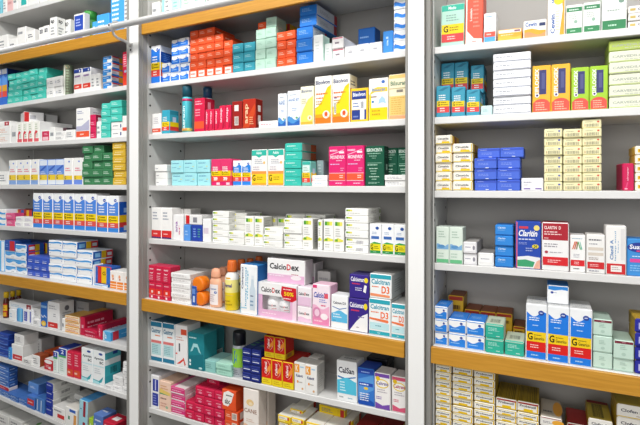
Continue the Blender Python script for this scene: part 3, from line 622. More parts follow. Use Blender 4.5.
B('M', 2, 'upright light blue carton', dict(f='3f8fe0', s='3580d0', e=[('tv', 'al', .3, .3, .55, .75, 'b8d8f8')]), 382.6, 393, 31.4, t=.006, d=.05)
D = dict(f='f4f6fa', s='dfe6f0', t='e9eef6', e=[('w', .12, .62, .12, .6, '2f84e4'), ('w', .12, .22, .1, .6, 'cfe2f8'), ('c', .12, .75, .05, .07, '5a6aa8')])
B('M', 2, 'white carton with blue swoosh by second post', D, 393.4, 409, -11, (6,), d=.1, jit=1.4)

# third shelf
D = dict(f='f3f2f0', s='e4e2e0', e=[('l', .15, .5, .9, .85, 4, 'b9b4be'), ('r', 0, .08, 1, .28, 'e05a44'), ('l', .1, .12, .9, .24, 1, 'f8d8d0')])
B('M', 3, 'white carton with orange red lower band', D, 149.6, 160.8, 114, d=.08)
D = generic('3aa6c0', '3aa6c0', logo=False, y0=.30, y1=.50, r0=.12); D['s'] = '2f8ca4'
B('M', 3, 'teal carton with yellow and red bands', D, 162, 170, 110.4, d=.05)
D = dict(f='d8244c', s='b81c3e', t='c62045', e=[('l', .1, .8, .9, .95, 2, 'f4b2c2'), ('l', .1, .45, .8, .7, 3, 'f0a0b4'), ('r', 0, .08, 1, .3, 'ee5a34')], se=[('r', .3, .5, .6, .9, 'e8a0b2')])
B('M', 3, 'tall crimson carton with orange band', D, 194.2, 204.6, 98.6, t=.012, d=.06)
D = dict(f='dc2650', s='c01f44', t='cc2248', e=[('p', [(.5, 0), (1, .1), (1, .55), (.7, .3)], 'b8183c'), ('tv', 'anap', .18, .3, .6, .92, 'f6c8d4')])
B('M', 3, 'slim crimson carton', D, 204.9, 219, 109.6, (1, 1, 1), t=.004, d=.1)
B('M', 3, 'slightly taller crimson carton', dict(D), 219.4, 231.4, 105.8, (1, 1), t=.006, d=.1)
D = dict(f='9c2420', s='7c1c1a', t='8a201c', e=[('r', .25, .65, .7, .88, 'ece6e2'), ('r', .25, .12, .7, .45, 'e0d6d0'), ('b', .28, .15, .67, .42, '7a6a66')])
B('M', 3, 'dark red carton with white squares', D, 232, 242.4, 101.8, t=.004, d=.07)
D = dict(f='b8301e', s='862018', t='a02c1e', e=[('p', [(0, 0), (.5, 0), (1, .5), (1, .85), (.4, .4)], 'cf4a24'), ('tv', 'arap', .2, .15, .5, .85, 'ecc8a0'), ('l', .55, .1, .95, .4, 4, 'e0a880')], se=[('r', .3, .58, .7, .8, 'e6dcd8'), ('r', .3, .12, .7, .45, 'd8ccc8')])
B('M', 3, 'large reddish brown carton', D, 242.8, 256, 99.6, t=.0, d=.045)
B('M', 3, 'low white carton with thin pink line', dict(f='f4f4f4', s='ececec', e=[('l', .1, .35, .9, .6, 1, 'd86a84')]), 258, 277, 121.4, t=.006, d=.08)
D = dict(f='f0f4f8', s='dfe8f0', t=W, e=[('t', 'AAND', .08, .66, .9, .8, '6a8cb8'), ('l', .2, .86, .8, .93, 1, 'a9b4c4'), ('l', .35, .42, .9, .52, 2, '7d9cc8'), ('w', 0, .22, .06, .6, '4f94d0'), ('w', 0, .1, .04, 2, '2b62b0'), ('c', .35, .3, .2, .06, 'dceaf4'), ('c', .75, .22, .1, .03, '58a070')])
B('M', 3, 'white carton with blue sea at the base', D, 277.4, 286.2, 93.8, d=.05)
D = dict(D); D['e'] = [('t', 'AAND JET', .05, .68, .95, .79, '5a82b8')] + D['e'][1:]
B('M', 3, 'larger white carton with blue sea at base', D, 286.6, 300, 91, d=.06)
D = dict(f='f8f4da', s='f0e8c0', t=W, e=[('p', [(0, 0), (1, 0), (1, .75), (.6, .66), (.2, .4), (0, .2)], 'f6e068'), ('t', 'Bisolvon', .06, .85, .92, .94, '6a7490'), ('r', 0, 0, 1, .07, 'e8b040'), ('l', .08, .55, .6, .7, 3, 'b0a878'), ('c', .75, .17, .2, .07, 'f8f0d0'), ('c', .75, .17, .07, .04, 'c89a50')])
B('M', 3, 'pale yellow white syrup carton', D, 300.4, 313.8, 87, d=.06)
DBI = dict(f='f8f6ee', s='f4efdc', t='f4f4f0', e=[('p', [(0, 0), (1, 0), (1, .82), (.75, .76), (.45, .5), (.2, .38), (0, .34)], 'f6c81a'), ('p', [(.05, .3), (.5, .45), (.8, .7), (1, .72), (1, .2), (0, .2)], 'f8d51e'), ('r', 0, 0, 1, .13, 'ee7a24'), ('r', 0, .13, 1, .2, 'f4a41e'), ('t', 'Bisolvon', .05, .84, .93, .93, '3f4a72'), ('l', .06, .6, .85, .68, 1, 'ee7434'), ('l', .06, .52, .7, .58, 1, 'ee7434'), ('l', .06, .4, .6, .5, 2, 'b8862a'), ('c', .7, .19, .22, .085, 'f8e8dc'), ('c', .7, .2, .1, .05, 'ea5a2c'), ('p', [(.6, .12), (.66, .19), (.74, .19), (.8, .12), (.72, .16), (.68, .16)], 'ea5a2c')],
           se=[('r', 0, 0, 1, .72, 'e8b820'), ('l', .1, .78, .9, .9, 2, '6a6a78'), ('r', 0, 0, 1, .12, 'e07a28')])
B('M', 3, 'tall white yellow and orange syrup carton', DBI, 314.2, 331.4, 77, d=.06)
DBJ = dict(DBI); DBJ['e'] = DBI['e'] + [('r', .08, .18, .22, .45, 'f4f0e6'), ('b', .09, .2, .21, .43, '7a7468'), ('l', .1, .5, .3, .56, 1, '4a4a8a')]
B('M', 3, 'tall syrup carton with bar code', DBJ, 331.8, 349.6, 75.4, d=.06)
D = dict(f='f2c62c', s='e0b020', t='f4d04a', e=[('r', .05, .68, .93, .94, '2a3f8c'), ('t', 'Bisolvon', .12, .77, .88, .89, 'e9ecf6'), ('r', .05, .36, .93, .67, 'f4f2e8'), ('l', .12, .42, .55, .6, 2, '4a70b0'), ('r', .05, .05, .93, .35, '2a3f8c'), ('r', .56, .05, .82, .62, 'eef0f4'), ('b', .6, .4, .78, .6, '55585f'), ('l', .15, .1, .5, .2, 1, '7a8cc8')])
B('M', 3, 'short yellow carton with navy panels', D, 350.4, 368.2, 89, d=.05)
D = dict(f='f6f5ee', s='f0e6c0', t=W, e=[('r', 0, 0, 1, .3, 'f5d21c'), ('p', [(0, .62), (.2, .76), (.45, .8), (1, .78), (1, .68), (.3, .68)], 'f2c93a'), ('r', 0, 0, .1, .62, 'f5d21c'), ('t', 'Ibisucran', .15, .7, .88, .78, '3f86c0'), ('c', .77, .92, .1, .04, '3f6fc0'), ('l', .1, .54, .45, .6, 1, '7a4a3a'), ('c', .2, .45, .07, .03, '3f86c0'), ('p', [(.5, .38), (.55, .5), (.68, .56), (.7, .6), (.74, .56), (.88, .5), (.93, .38), (.78, .42), (.66, .42)], 'a8cdea'), ('l', .15, .1, .8, .27, 2, 'c8a020')])
B('M', 3, 'white and yellow carton with blue lungs', D, 368.8, 388.4, 79.2, d=.06)
D = dict(f='f4e9c8', s='f0d890', t='f2c878', e=[('r', 0, .92, 1, 1, 'f2c878'), ('t', 'Bilsuran', .06, .76, .95, .86, '6a8a70'), ('r', .0, .68, 1, .7, 'c0b080'), ('r', .4, .6, .75, .66, '8a8478'), ('r', 0, .08, 1, .52, 'ecca7a'), ('l', .1, .1, .9, .5, 8, 'd8ab54'), ('r', 0, 0, 1, .07, 'f0a878')])
B('M', 3, 'cream and amber carton by the second post', D, 388.8, 410, 75, d=.06)

# fourth shelf
B('M', 4, 'low white carton', plain(n=1, col='7a7a88', box=(.08, .3, .3, .55)), 154.6, 166.8, 164.8, (3,), d=.1)
D = dict(f='a5e3ea', s='86cfd8', t='b5ecf0', e=[('l', .12, .7, .75, .85, 1, '4a86b0'), ('l', .1, .35, .6, .5, 1, '78b4c8'), ('l', .55, .25, .9, .38, 1, '6ea9c0'), ('r', .72, .45, .86, .52, 'd8d890')])
B('M', 4, 'pale aqua carton', D, 171.2, 210, 160.6, (2, 2, 2), d=.1, jit=1.3)
D = generic('e23a70', 'e23a70', logo=False, y0=.36, y1=.56, r0=.14, red='ee4a40', base='d8286a'); D['e'] += [('r', .55, .01, .9, .1, 'f0d0dc'), ('l', .3, .2, .7, .32, 1, W)]
B('M', 4, 'magenta pink carton with yellow band', D, 210.6, 231.8, 159.2, (1, 1), d=.06)
D = generic('f4f7fb', '2f86e0', y0=.34, y1=.52, r0=.16, wave=3.2, red='ea4a40')
B('M', 4, 'blue and white carton with yellow band', D, 232.2, 251, 160.6, (1, 1), d=.07)
D = dict(f='f4f4f0', s='e9ece8', t=TEAL, e=[('r', 0, .84, 1, 1, '35b8a6'), ('p', [(.5, .78), (.7, .84), (.3, .84)], '35b8a6'), ('t', 'Addo', .3, .88, .7, .96, 'e6f6f2'), ('l', .2, .6, .9, .75, 3, 'a8a8b8'), ('r', 0, .32, 1, .4, 'f49a4a'), ('r', 0, 0, 1, .32, 'f8d02a'), ('r', 0, 0, 1, .06, 'f0a02c'), ('t', 'G', .05, .12, .26, .3, '33290c'), ('l', .35, .14, .9, .26, 2, '9a8218'), ('c', .85, .64, .07, .04, 'f6c070'), ('l', .1, .42, .7, .55, 2, 'c8bcc8')])
B('M', 4, 'large white carton with turquoise top and yellow base', D, 251.4, 283.6, 149.8, (1, 1), d=.08)
D = dict(f='3cc0b0', s='8a8a80', t='33bcaa', e=[('l', .1, .55, .7, .85, 1, 'c8efe8'), ('l', .5, .25, .9, .4, 1, '9adcd0')], se=[('r', 0, 0, .6, 1, '9a9c94'), ('r', .6, 0, 1, 1, 'b0562c')])
B('M', 4, 'turquoise flat carton with grey side', D, 284.2, 301.6, 143.4, (5,), d=.1)
D = generic('7fcfc4', '7fcfc4', logo=False, y0=.32, y1=.54, r0=.12, red='ea4a3c', yel='f4cf2a'); D['e'] += [('r', 0, .9, 1, 1, '3ab4a4'), ('r', .05, .56, .95, .86, 'dcefe8'), ('l', .15, .6, .85, .8, 3, '8ab0a4')]
B('M', 4, 'small white turquoise carton with yellow band', D, 302.0, 311, 161.4, t=.0, d=.04)
B('M', 4, 'teal grey carton behind low white cartons', dict(f='8fa6a8', s='7a9092', e=[('l', .2, .5, .8, .9, 3, 'b8c8c8'), ('r', 0, 0, 1, .3, 'a86a3a')]), 316, 323, 160.4, t=.06, d=.06)
B('M', 4, 'low white carton with pale blue line', dict(f='f4f4f4', s='e9e9ec', e=[('l', .2, .3, .8, .55, 1, '9abbe0')]), 311.6, 327.4, 175.2, (2,), d=.1)
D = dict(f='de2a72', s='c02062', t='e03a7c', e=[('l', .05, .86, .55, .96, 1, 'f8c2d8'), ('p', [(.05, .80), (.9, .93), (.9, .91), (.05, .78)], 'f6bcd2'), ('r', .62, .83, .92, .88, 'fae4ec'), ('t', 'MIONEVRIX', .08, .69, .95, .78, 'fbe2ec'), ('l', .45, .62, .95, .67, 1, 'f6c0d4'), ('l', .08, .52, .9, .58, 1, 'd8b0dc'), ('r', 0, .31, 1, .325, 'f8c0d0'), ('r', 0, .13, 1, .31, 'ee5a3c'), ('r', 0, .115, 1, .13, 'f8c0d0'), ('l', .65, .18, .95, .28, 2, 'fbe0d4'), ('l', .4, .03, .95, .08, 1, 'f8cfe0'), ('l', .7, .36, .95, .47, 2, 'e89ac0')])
B('M', 4, 'hot pink carton with orange red band', D, 328.2, 364.2, 146.6, (1, 1), d=.09, jit=.6)
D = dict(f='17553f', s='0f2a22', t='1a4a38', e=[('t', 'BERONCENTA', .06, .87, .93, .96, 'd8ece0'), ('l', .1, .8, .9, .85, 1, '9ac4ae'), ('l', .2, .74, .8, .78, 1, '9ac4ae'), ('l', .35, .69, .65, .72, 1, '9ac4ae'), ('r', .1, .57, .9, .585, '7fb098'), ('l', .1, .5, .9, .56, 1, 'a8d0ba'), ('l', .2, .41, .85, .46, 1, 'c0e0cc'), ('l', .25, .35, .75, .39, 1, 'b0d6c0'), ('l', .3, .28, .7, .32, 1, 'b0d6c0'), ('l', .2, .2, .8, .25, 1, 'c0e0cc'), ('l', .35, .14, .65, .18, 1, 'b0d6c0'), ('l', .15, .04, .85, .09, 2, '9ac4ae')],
         se=[('l', .2, .7, .8, .9, 3, '3a6a58'), ('r', .4, .4, .7, .55, '8aa89a')])
B('M', 4, 'dark green carton with white lettering', D, 364.8, 384, 146.2, t=.01, d=.04)
B('M', 4, 'blackish green carton in the row behind', dict(D), 384.4 - .2, 411, 148, (1, 1), t=.06, d=.12)
B('M', 4, 'low white carton before the dark green ones', plain(n=2, col='b4b4bc'), 384.6, 410, 175, (2,), t=.002, d=.05)

# fifth shelf
D = dict(f='f4f3f1', s='e9e7e5', t=W, e=[('l', .12, .6, .75, .9, 3, '9aa0b0'), ('r', 0, .05, 1, .27, 'da3432'), ('l', .2, .11, .8, .2, 1, 'f6c8c4'), ('r', 0, 0, 1, .05, '4a2a6a')])
B('M', 5, 'tall white carton with red base band', D, 150.8, 172.6, 207.4, (1, 1), d=.05)
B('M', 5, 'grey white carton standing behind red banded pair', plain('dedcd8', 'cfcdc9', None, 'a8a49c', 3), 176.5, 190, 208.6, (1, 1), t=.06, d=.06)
B('M', 5, 'white carton with violet upright print', dict(f='f4f3f4', s='eceaec', e=[('tv', 'ana', .25, .3, .45, .75, 'a070b0'), ('tv', 'ar', .58, .2, .7, .6, 'd06a90')]), 173.2, 183.6, 214.4, d=.07)
hX = B('M', 5, 'light blue small carton', dict(f='5a9ae8', s='4a86d0', e=[('l', .2, .3, .8, .7, 2, 'a8ccf4')]), 184, 190.6, 224.6, d=.07)
hX2 = B('M', 5, 'indigo carton with coloured print', dict(f='2b46a8', s='23388c', e=[('l', .15, .2, .5, .85, 4, '8ab0e8'), ('l', .6, .2, .9, .85, 4, '58a890')]), 191, 202, 224.8, d=.07)
B('M', 5, 'white carton with red end on blue ones', dict(f='ecebea', s='dcdbda', e=[('r', .05, 0, .28, 1, 'cf2428'), ('r', .5, .2, .75, .8, '8a8a92')]), 185, 202, 214.6, t=.016, d=.07, lift=max(hX, hX2) + .0005)
B('M', 5, 'plain white upright carton', plain('f4f4f4', n=1, col='d8c8d8'), 202.4, 210.6, 218.8, d=.1)
DGW = dict(f='f5f5f2', s='d9d9d4', t='ecece8', e=[('r', .03, .62, .1, .92, '5a9a3c'), ('r', .1, .62, .2, .92, 'b8d040'), ('r', .2, .62, .3, .92, 'e8e06a'), ('l', .08, .2, .7, .45, 1, 'c3c3bc')], se=[('l', .2, .25, .8, .75, 2, 'a8a8a2'), ('r', .88, .2, .97, .8, '7a9a4a')])
B('M', 5, 'flat white carton with lime green mark', DGW, 212, 228.6, 211, (5,), d=.1)
hY = B('M', 5, 'lower white carton with lime mark', dict(DGW), 228.9, 244, 231, (2,), t=.006, d=.1)
B('M', 5, 'white carton in the shade above lime pair', dict(DGW, f='dcdcd6'), 231.5, 246.4, 212.6, (3,), t=.05, d=.1, lift=hY)  # front colour greyed to paint the shade it stands in
DGT = dict(f='f5f5f2', s='b4b4ae', t='e4e4e0', e=[('r', .1, .82, .35, .95, '4f9a3c'), ('r', .35, .82, .6, .95, 'a8cc38'), ('r', .6, .82, .9, .95, 'ece46a'), ('l', .15, .45, .8, .75, 4, 'bcbcb6'), ('p', [(.0, .34), (.4, .42), (1, .36), (1, .3), (0, .28)], 'e9e45a'), ('r', .1, .3, .4, .38, '6aa83c'), ('l', .15, .06, .8, .22, 2, 'c8c8c2')], se=[('l', .2, .2, .8, .9, 9, '8a8a86')])
B('M', 5, 'upright white carton with lime squares', DGT, 244.4, 262.8, 216.2, (1, 1), d=.06)
B('M', 5, 'upright lime squares carton standing behind', dict(DGT, f='c9c9c3'), 267, 287, 216.6, (1, 1), t=.08, d=.07)  # shaded copy of the upright design, front darkened
B('M', 5, 'white lime marked carton beneath upright ones', dict(DGW), 263.6, 282.6, 227.2, (3,), t=.006, d=.07)
B('M', 5, 'white lime marked carton of the taller stack', dict(DGW), 283.4, 301.8, 218.4, (4,), t=.008, d=.07)
B('M', 5, 'tall white carton with lime band', dict(DGT), 302.2, 312.6, 218.4, d=.07)
B('M', 5, 'back row white carton with lime mark', dict(DGW, f='d6d6d0'), 286, 325, 213.8, (3, 3), t=.09, d=.08)  # back row fronts darkened, shade painted into the colour
B('M', 5, 'narrow lime banded carton', dict(DGT), 317.6, 322.6, 219.6, d=.08, t=.02)
B('M', 5, 'lime banded carton', dict(DGT), 323, 333.6, 219.2, d=.07)
B('M', 5, 'last lime banded carton beside tall stack', dict(DGT), 334, 344.4, 219.6, d=.07)
DGB = dict(DGW); DGB['e'] = DGW['e'] + [('b', .5, .15, .8, .7, '9a98a4')]
hZ = B('M', 5, 'white carton with bar code and lime mark', DGB, 345.2, 368.4, 237.4, (2,), d=.1)
B('M', 5, 'stacked white carton with lime corner', dict(DGW), 345.2, 368.4, 208.2, (4,), lift=hZ, d=.11)
D = dict(f='f4f6f8', s='e4e9ee', t=W, e=[('r', 0, 0, 1, .1, '2c8a48'), ('r', 0, .1, 1, .33, 'e8da24'), ('p', [(0, .33), (.4, .4), (1, .36), (1, .33)], '3aa050'), ('t', 'G', .05, .12, .3, .31, '2a2a10'), ('l', .38, .15, .9, .27, 2, '7a7410'), ('r', .12, .5, .85, .6, '3a6ab4'), ('l', .2, .66, .8, .76, 2, '9ab0cc'), ('c', .68, .88, .16, .055, '2f56a4'), ('l', .3, .03, .7, .07, 1, 'b8e0c0')])
B('M', 5, 'white carton with green base and yellow band', D, 369.4, 406.6, 223.6, (1, 1, 1), d=.07, jit=.7)
# sixth shelf of the middle bay (golden fascia)
D = dict(f='cf2348', s='b81d40', t='c83a5a', e=[('l', .12, .72, .8, .9, 1, 'f3d0d8'), ('p', [(.1, .6), (.5, .5), (.8, .62), (.5, .56)], 'f3e0e4'), ('l', .1, .1, .9, .44, 3, 'eba8b8'), ('l', .15, .5, .8, .58, 1, 'f3d0d8')])
D2 = dict(f='cf2348', s='b81d40', t='c83a5a', e=[('l', .1, .78, .9, .94, 1, 'eba8b8'), ('r', 0, .24, 1, .62, 'e0362a'), ('r', .35, .34, .65, .5, 'f6d8d2'), ('r', .35, .02, .6, .16, 'f2e4e8'), ('r', 0, .22, 1, .24, 'f0b0bc')])
hP = B('M', 6, 'crimson carton with red lower band', D2, 148.4, 170.4, 281.4, (1, 1, 1), t=-.012, d=.055, jit=.6)
B('M', 6, 'crimson carton with white swoosh', D, 148.4, 170.4, 264.8, (1, 1, 1), t=-.012, d=.055, lift=hP, jit=.6)
B('M', 6, 'flat white carton with grey print', plain('f3f2f1', 'dfdddb', 'e6e4e2', 'c3bcbc', 2, (.08, .25, .95, .75)), 171.4, 190.6, 272.2, (6,), t=-.01, d=.13, jit=1.5)
B('M', 6, 'small blue upright carton', dict(f='2f58b0', s='4f7cc8', e=[('r', .1, .6, .9, .9, '6a90d4'), ('r', .3, .15, .8, .5, 'c8d8f0')]), 191, 195.6, 286, t=-.018, d=.04)
D = dict(f='f3f6f8', s='2a68ac', t='2f78b8', e=[('tv', 'Caliqenol', .06, .5, .2, .95, '2c3260'), ('tv', 'lunap nonal', .28, .15, .4, .95, '3fa4cc'), ('tv', 'nunap', .42, .3, .5, .9, '6abcd8'), ('r', 0, 0, .04, .2, '9ad0e8'), ('l', .05, .08, .45, .14, 1, '9ad0e8'),
        ('p', [(.6, .08), (.92, .08), (.95, .5), (.85, .6), (.83, .72), (.68, .72), (.66, .6), (.58, .5)], 'cddbe6'), ('r', .68, .72, .84, .8, 'e4ecf2'), ('l', .62, .35, .9, .4, 1, '2c3260'), ('l', .62, .15, .9, .3, 2, '6a90b0')])
B('M', 6, 'white and blue carton showing a bottle picture', D, 240.2, 257.2, 263.8, t=-.012, d=.09)
# large white and lilac cartons
DCX = dict(f='f2f1f1', s='c9c5c8', t='dcd8da', e=[('r', 0, 0, 1, .36, 'e6b6d6'), ('r', 0, .34, 1, .37, 'f2dcea'), ('t', 'Calcio', .06, .56, .52, .82, '2b2a30'), ('t', 'D', .53, .56, .64, .82, 'd3222c'), ('t', 'ex', .65, .56, .86, .76, '2b2a30'), ('l', .05, .25, .5, .33, 1, 'f6e8f0'), ('c', .78, .25, .14, .1, 'f3e9ee'), ('l', .66, .36, .92, .42, 1, 'b83a5a')])
DS = dict(f='e9dfe6', s='d9c8d4', t='e2d2de', e=[lines(.1, .3, .9, .7, 2, 'c8a8bc')])
# ------------------------------------------------------------------ windowed lilac carton with jars inside, and the two big ones standing on it
bay = MBY; S = bay.sh[6]; tilt6 = math.atan(S['g'])
xa, xb = bay.s_at(258.2, -.006), bay.s_at(296.4, -.006); wW = xb - xa; sM = (xa + xb) / 2
zS = S['z'](sM); hW = bay.z_at(258.2, 281.6, -.006) - S['z'](xa)
LIL = mat('e3b3d3'); WHT = mat(W); LILI = mat('f2dfea')
root = empty('medicine_box', (0, 0, 0)); place(root, bay, sM, -.006, zS + .0003, tilt6)
tag(root, 'wide lilac and white display carton with a window and red burst, middle bay sixth shelf', 'medicine box')
dW = .07; m = MB()
x0, x1 = -wW / 2, wW / 2; wa, wb, za, zb = x0 + .11 * wW, x1 - .16 * wW, .2 * hW, .63 * hW
th = .0012
m.box(x0, x1, 0, dW, 0, th, LIL); m.box(x0, x1, 0, dW, hW - th, hW, WHT); m.box(x0, x1, dW - th, dW, th, hW - th, LILI)
m.box(x0, x0 + th, 0, dW - th, th, hW - th, LILI); m.box(x1 - th, x1, 0, dW - th, th, hW - th, LILI)
m.box(x0 + th, wa, 0, th, th, hW - th, LIL); m.box(wb, x1 - th, 0, th, th, hW - th, LIL)
m.box(wa, wb, 0, th, th, za, LIL); m.box(wa, wb, 0, th, zb, hW - th, WHT)
P = lambda u, v, o: (x0 + u * wW, -o, v * hW)
draw(m, [('r', 0, .64, 1, 1, 'f2f1f1'), ('t', 'Calcio', .08, .72, .36, .87, '2b2a30'), ('t', 'D', .37, .72, .44, .87, 'd3222c'), ('t', 'ex', .45, .72, .58, .83, '2b2a30'), ('l', .1, .08, .5, .13, 1, 'f4e4ee'), ('r', .9, 0, 1, .64, 'efd3e4'),
         ('p', [(.62, .95), (.99, .93), (1, .6), (.9, .52), (.68, .56), (.6, .72)], 'cf2030'), ('t', '50%', .68, .68, .93, .8, 'f6d820'), ('l', .66, .84, .94, .9, 1, 'f8d8d8'), ('l', .66, .57, .92, .64, 1, 'f8d8d8')], P)
mesh_obj('carton', m.mesh('carton'), root)
m = MB(); m.face([(wa, .0016, za), (wb, .0016, za), (wb, .0016, zb), (wa, .0016, zb)], clear_film()); mesh_obj('window', m.mesh('window'), root)['label'] = 'clear window in the carton front'
lab = mat('ebeaee')
def jar(xc, r, h):
    o = empty('pill_jar', (0, 0, 0)); place(o, bay, sM + xc, -.006 + .004 + r, zS + .0003 + th + za * .55, tilt6)
    m = MB(); m.lathe([(r * .9, 0), (r, .003), (r, h * .62), (r * .92, h * .72), (r * .72, h * .78)], mat('f4f4f6', .3, 0, 'white_plastic'), 28)
    Pc = lambda u, v, oo: ((r + oo) * math.sin((u - .5) * 1.9), -(r + oo) * math.cos((u - .5) * 1.9), v * h)
    draw(m, [('t', 'Calcio', .1, .36, .52, .47, '55525a'), ('t', 'D', .53, .36, .63, .47, 'd3222c'), ('t', 'ex', .64, .36, .84, .45, '55525a'), ('l', .55, .2, .9, .28, 1, 'd04a5a')], Pc)
    mesh_obj('body', m.mesh('body'), o)
    m = MB(); m.lathe([(r * .8, h * .78), (r * .82, h * .8), (r * .82, h * .97), (r * .76, h), (0, h)], mat('f0f0f2', .35, 0, 'white_plastic'), 28); mesh_obj('cap', m.mesh('cap'), o)
    return o
rj = min(.03, (wb - wa) / 4.1)
# the tray floor carries the jars
m = MB(); m.box(x0 + th * 1.2, x1 - th * 1.2, th * 1.2, dW - th * 1.2, za * .5, th + za * .55 - .0004, LILI); mesh_obj('tray', m.mesh('tray'), root)
hj = (zb - za) * 1.2
for i, fx in enumerate((.30, .735)):
    tag(jar(wa + (wb - wa) * fx, rj, hj), ['white pill jar in the carton window, nearest the left edge', 'white pill jar in the carton window, under the red burst'][i], 'pill jar', 'pill jars inside the windowed carton')
B('M', 6, 'wide white and lilac carton standing on the windowed one', DCX, 266.6, 304.4, 257.6, t=.006, d=.055, lift=hW + .001, yx=266.6)
B('M', 6, 'white lilac carton half hidden behind the wide one', dict(DCX), 275, 315, 259.6, t=.09, d=.06, lift=hW * .92)
B('M', 6, 'lilac carton supporting the half hidden one', DS, 276, 313, 283.6, t=.09, d=.06)
D = dict(f='f2edf1', s='ddd0da', t='e6d9e3', e=[('r', 0, 0, 1, .5, 'e8c6df'), ('l', .0, .0, 1, .1, 1, 'dcaed0'), ('t', 'Calcio', .06, .58, .5, .74, '55525a'), ('t', 'D', .51, .58, .62, .74, 'd3222c'), ('t', 'ex', .63, .58, .88, .7, '55525a')])
D2 = dict(f='f6f0f4', s='ddd0da', t='e6d9e3', e=[('w', 0, .3, .05, 0, 'e8c6df'), ('t', 'Calcio', .06, .5, .5, .66, '55525a'), ('t', 'D', .51, .5, .62, .66, 'd3222c'), ('t', 'ex', .63, .5, .88, .62, '55525a')])
hq = B('M', 6, 'small white and lilac carton at the bottom', D2, 296.8, 311.2, 305.8, t=-.012, d=.05)
B('M', 6, 'small lilac carton on top of the other', D, 296.8, 311.2, 286.4, t=-.012, d=.05, lift=hq)
D = dict(f='f6e6ef', s='d9a8c2', t='ecc3d6', e=[('r', 0, 0, 1, .2, 'e88ab8'), ('w', .2, .45, .05, 1, 'f0b4d0'), ('r', 0, .92, .25, 1, 'e0407a'), ('ti', 'Calcio20', .06, .68, .9, .82, '3a4fae'), ('r', .7, .68, .92, .8, 'e65a6a'), ('l', .4, .56, .9, .66, 2, '7a88cc'), ('l', .5, .46, .9, .53, 1, 'e0407a'), ('c', .25, .3, .24, .14, 'd98ab2'), ('c', .27, .3, .15, .09, 'f3d0e2'), ('c', .7, .22, .22, .08, 'fbf0f5'), ('l', .1, .06, .8, .14, 1, 'f8d0e2')])
B('M', 6, 'tall pink carton with slanted blue name', D, 311.6, 329.6, 283.6, t=-.014, d=.055)
B('M', 6, 'grey printed carton at the back', plain('bfbdbb', 'b0aeac', None, '98969a', 8, (.1, .1, .9, .9)), 317, 330, 270.6, t=.09, d=.05)
D = dict(f='f5f6f7', s='e4e6e9', t='eceef0', e=[('t', 'Calcium D3', .1, .74, .9, .82, '4a4a56'), ('p', [(.05, .64), (.5, .57), (.95, .64), (.95, .66), (.5, .6), (.05, .66)], '3a6ab0'), ('w', .18, .5, -.05, 1.5, '5fbbe6'), ('l', .1, .3, .7, .46, 2, 'e0f2fa'), ('l', .1, .2, .35, .25, 1, '2f6a9c')])
B('M', 6, 'white carton with sky blue wave', D, 330.4, 347.6, 294.2, t=-.014, d=.05)
D = dict(f='3a2a86', s='2c2066', t='2f2468', e=[('t', 'Calcioman', .05, .74, .78, .9, 'f2f0fa'), ('c', .88, .8, .1, .1, 'f0d82a'), ('l', .12, .6, .6, .7, 1, 'd83a5a'), ('p', [(.05, 0), (1, 0), (1, .6), (.7, .5), (.4, .3)], 'f2f2f4'), ('l', .5, .42, .95, .5, 1, '8a86b0'), ('l', .4, .1, .6, .15, 1, '5a5a6a')])
hq = B('M', 6, 'purple and white carton with yellow dot', D, 348.2, 368.6, 297.4, t=-.012, d=.07)
D = dict(f='3a2a86', s='2c2066', t='3f3a70', e=[('t', 'Calcioman', .05, .72, .78, .92, 'f2f0fa'), ('c', .88, .8, .1, .12, 'f0d82a'), ('l', .12, .56, .6, .68, 1, 'd83a5a'), ('p', [(.72, .3), (.86, .24), (.92, .56), (.8, .6)], 'f2f2f4'), ('l', .3, .3, .8, .48, 2, 'd8d4ee')])
B('M', 6, 'purple carton with yellow dot stacked on top', D, 349, 369, 273.6, t=-.01, d=.07, lift=hq)
def d3(big):
    e = [('r', 0, .88, 1, 1, '2fa6b8'), ('t', 'Calcitran', .05, .72, .95, .85, '2f9cb4'), ('l', .08, .6, .5, .67, 1, 'e8703a'), ('t', 'D3', .55, .47, .93, .66, 'ee6a28')]
    if big: e += [('p', [(0, .42), (.9, .36), (.95, .4), (.9, .44), (0, .47)], 'ee7a4a'), ('r', .03, .14, .97, .34, 'bfe4ea'), ('l', .3, .22, .7, .28, 1, '5a9aa8'), ('r', 0, 0, 1, .1, '2fa6b8'), ('l', .4, .03, .6, .07, 1, 'e0f4f6')]
    else: e = [('r', 0, .82, 1, 1, '2fa6b8'), ('t', 'Calcitran', .05, .58, .95, .8, '2f9cb4'), ('l', .08, .42, .45, .52, 1, 'e8703a'), ('t', 'D3', .55, .2, .93, .52, 'ee6a28'), ('p', [(0, .06), (.95, .04), (.95, .14), (0, .18)], 'f0946a')]
    return dict(f='f1f4f4', s='bfc6c8', t='a9a9a6', e=e, se=[('l', .2, .2, .8, .8, 6, '8f989a')])
hq = B('M', 6, 'white turquoise carton with orange lettering below', d3(1), 368.8, 390.8, 297.4, t=-.012, d=.1)
B('M', 6, 'white turquoise carton with orange lettering on top', d3(0), 369.4, 391.4, 273, t=-.012, d=.13, lift=hq)
B('M', 6, 'turquoise orange lettered carton touching the second post', d3(1), 391.2, 410.6, 302.6, t=-.012, d=.1)

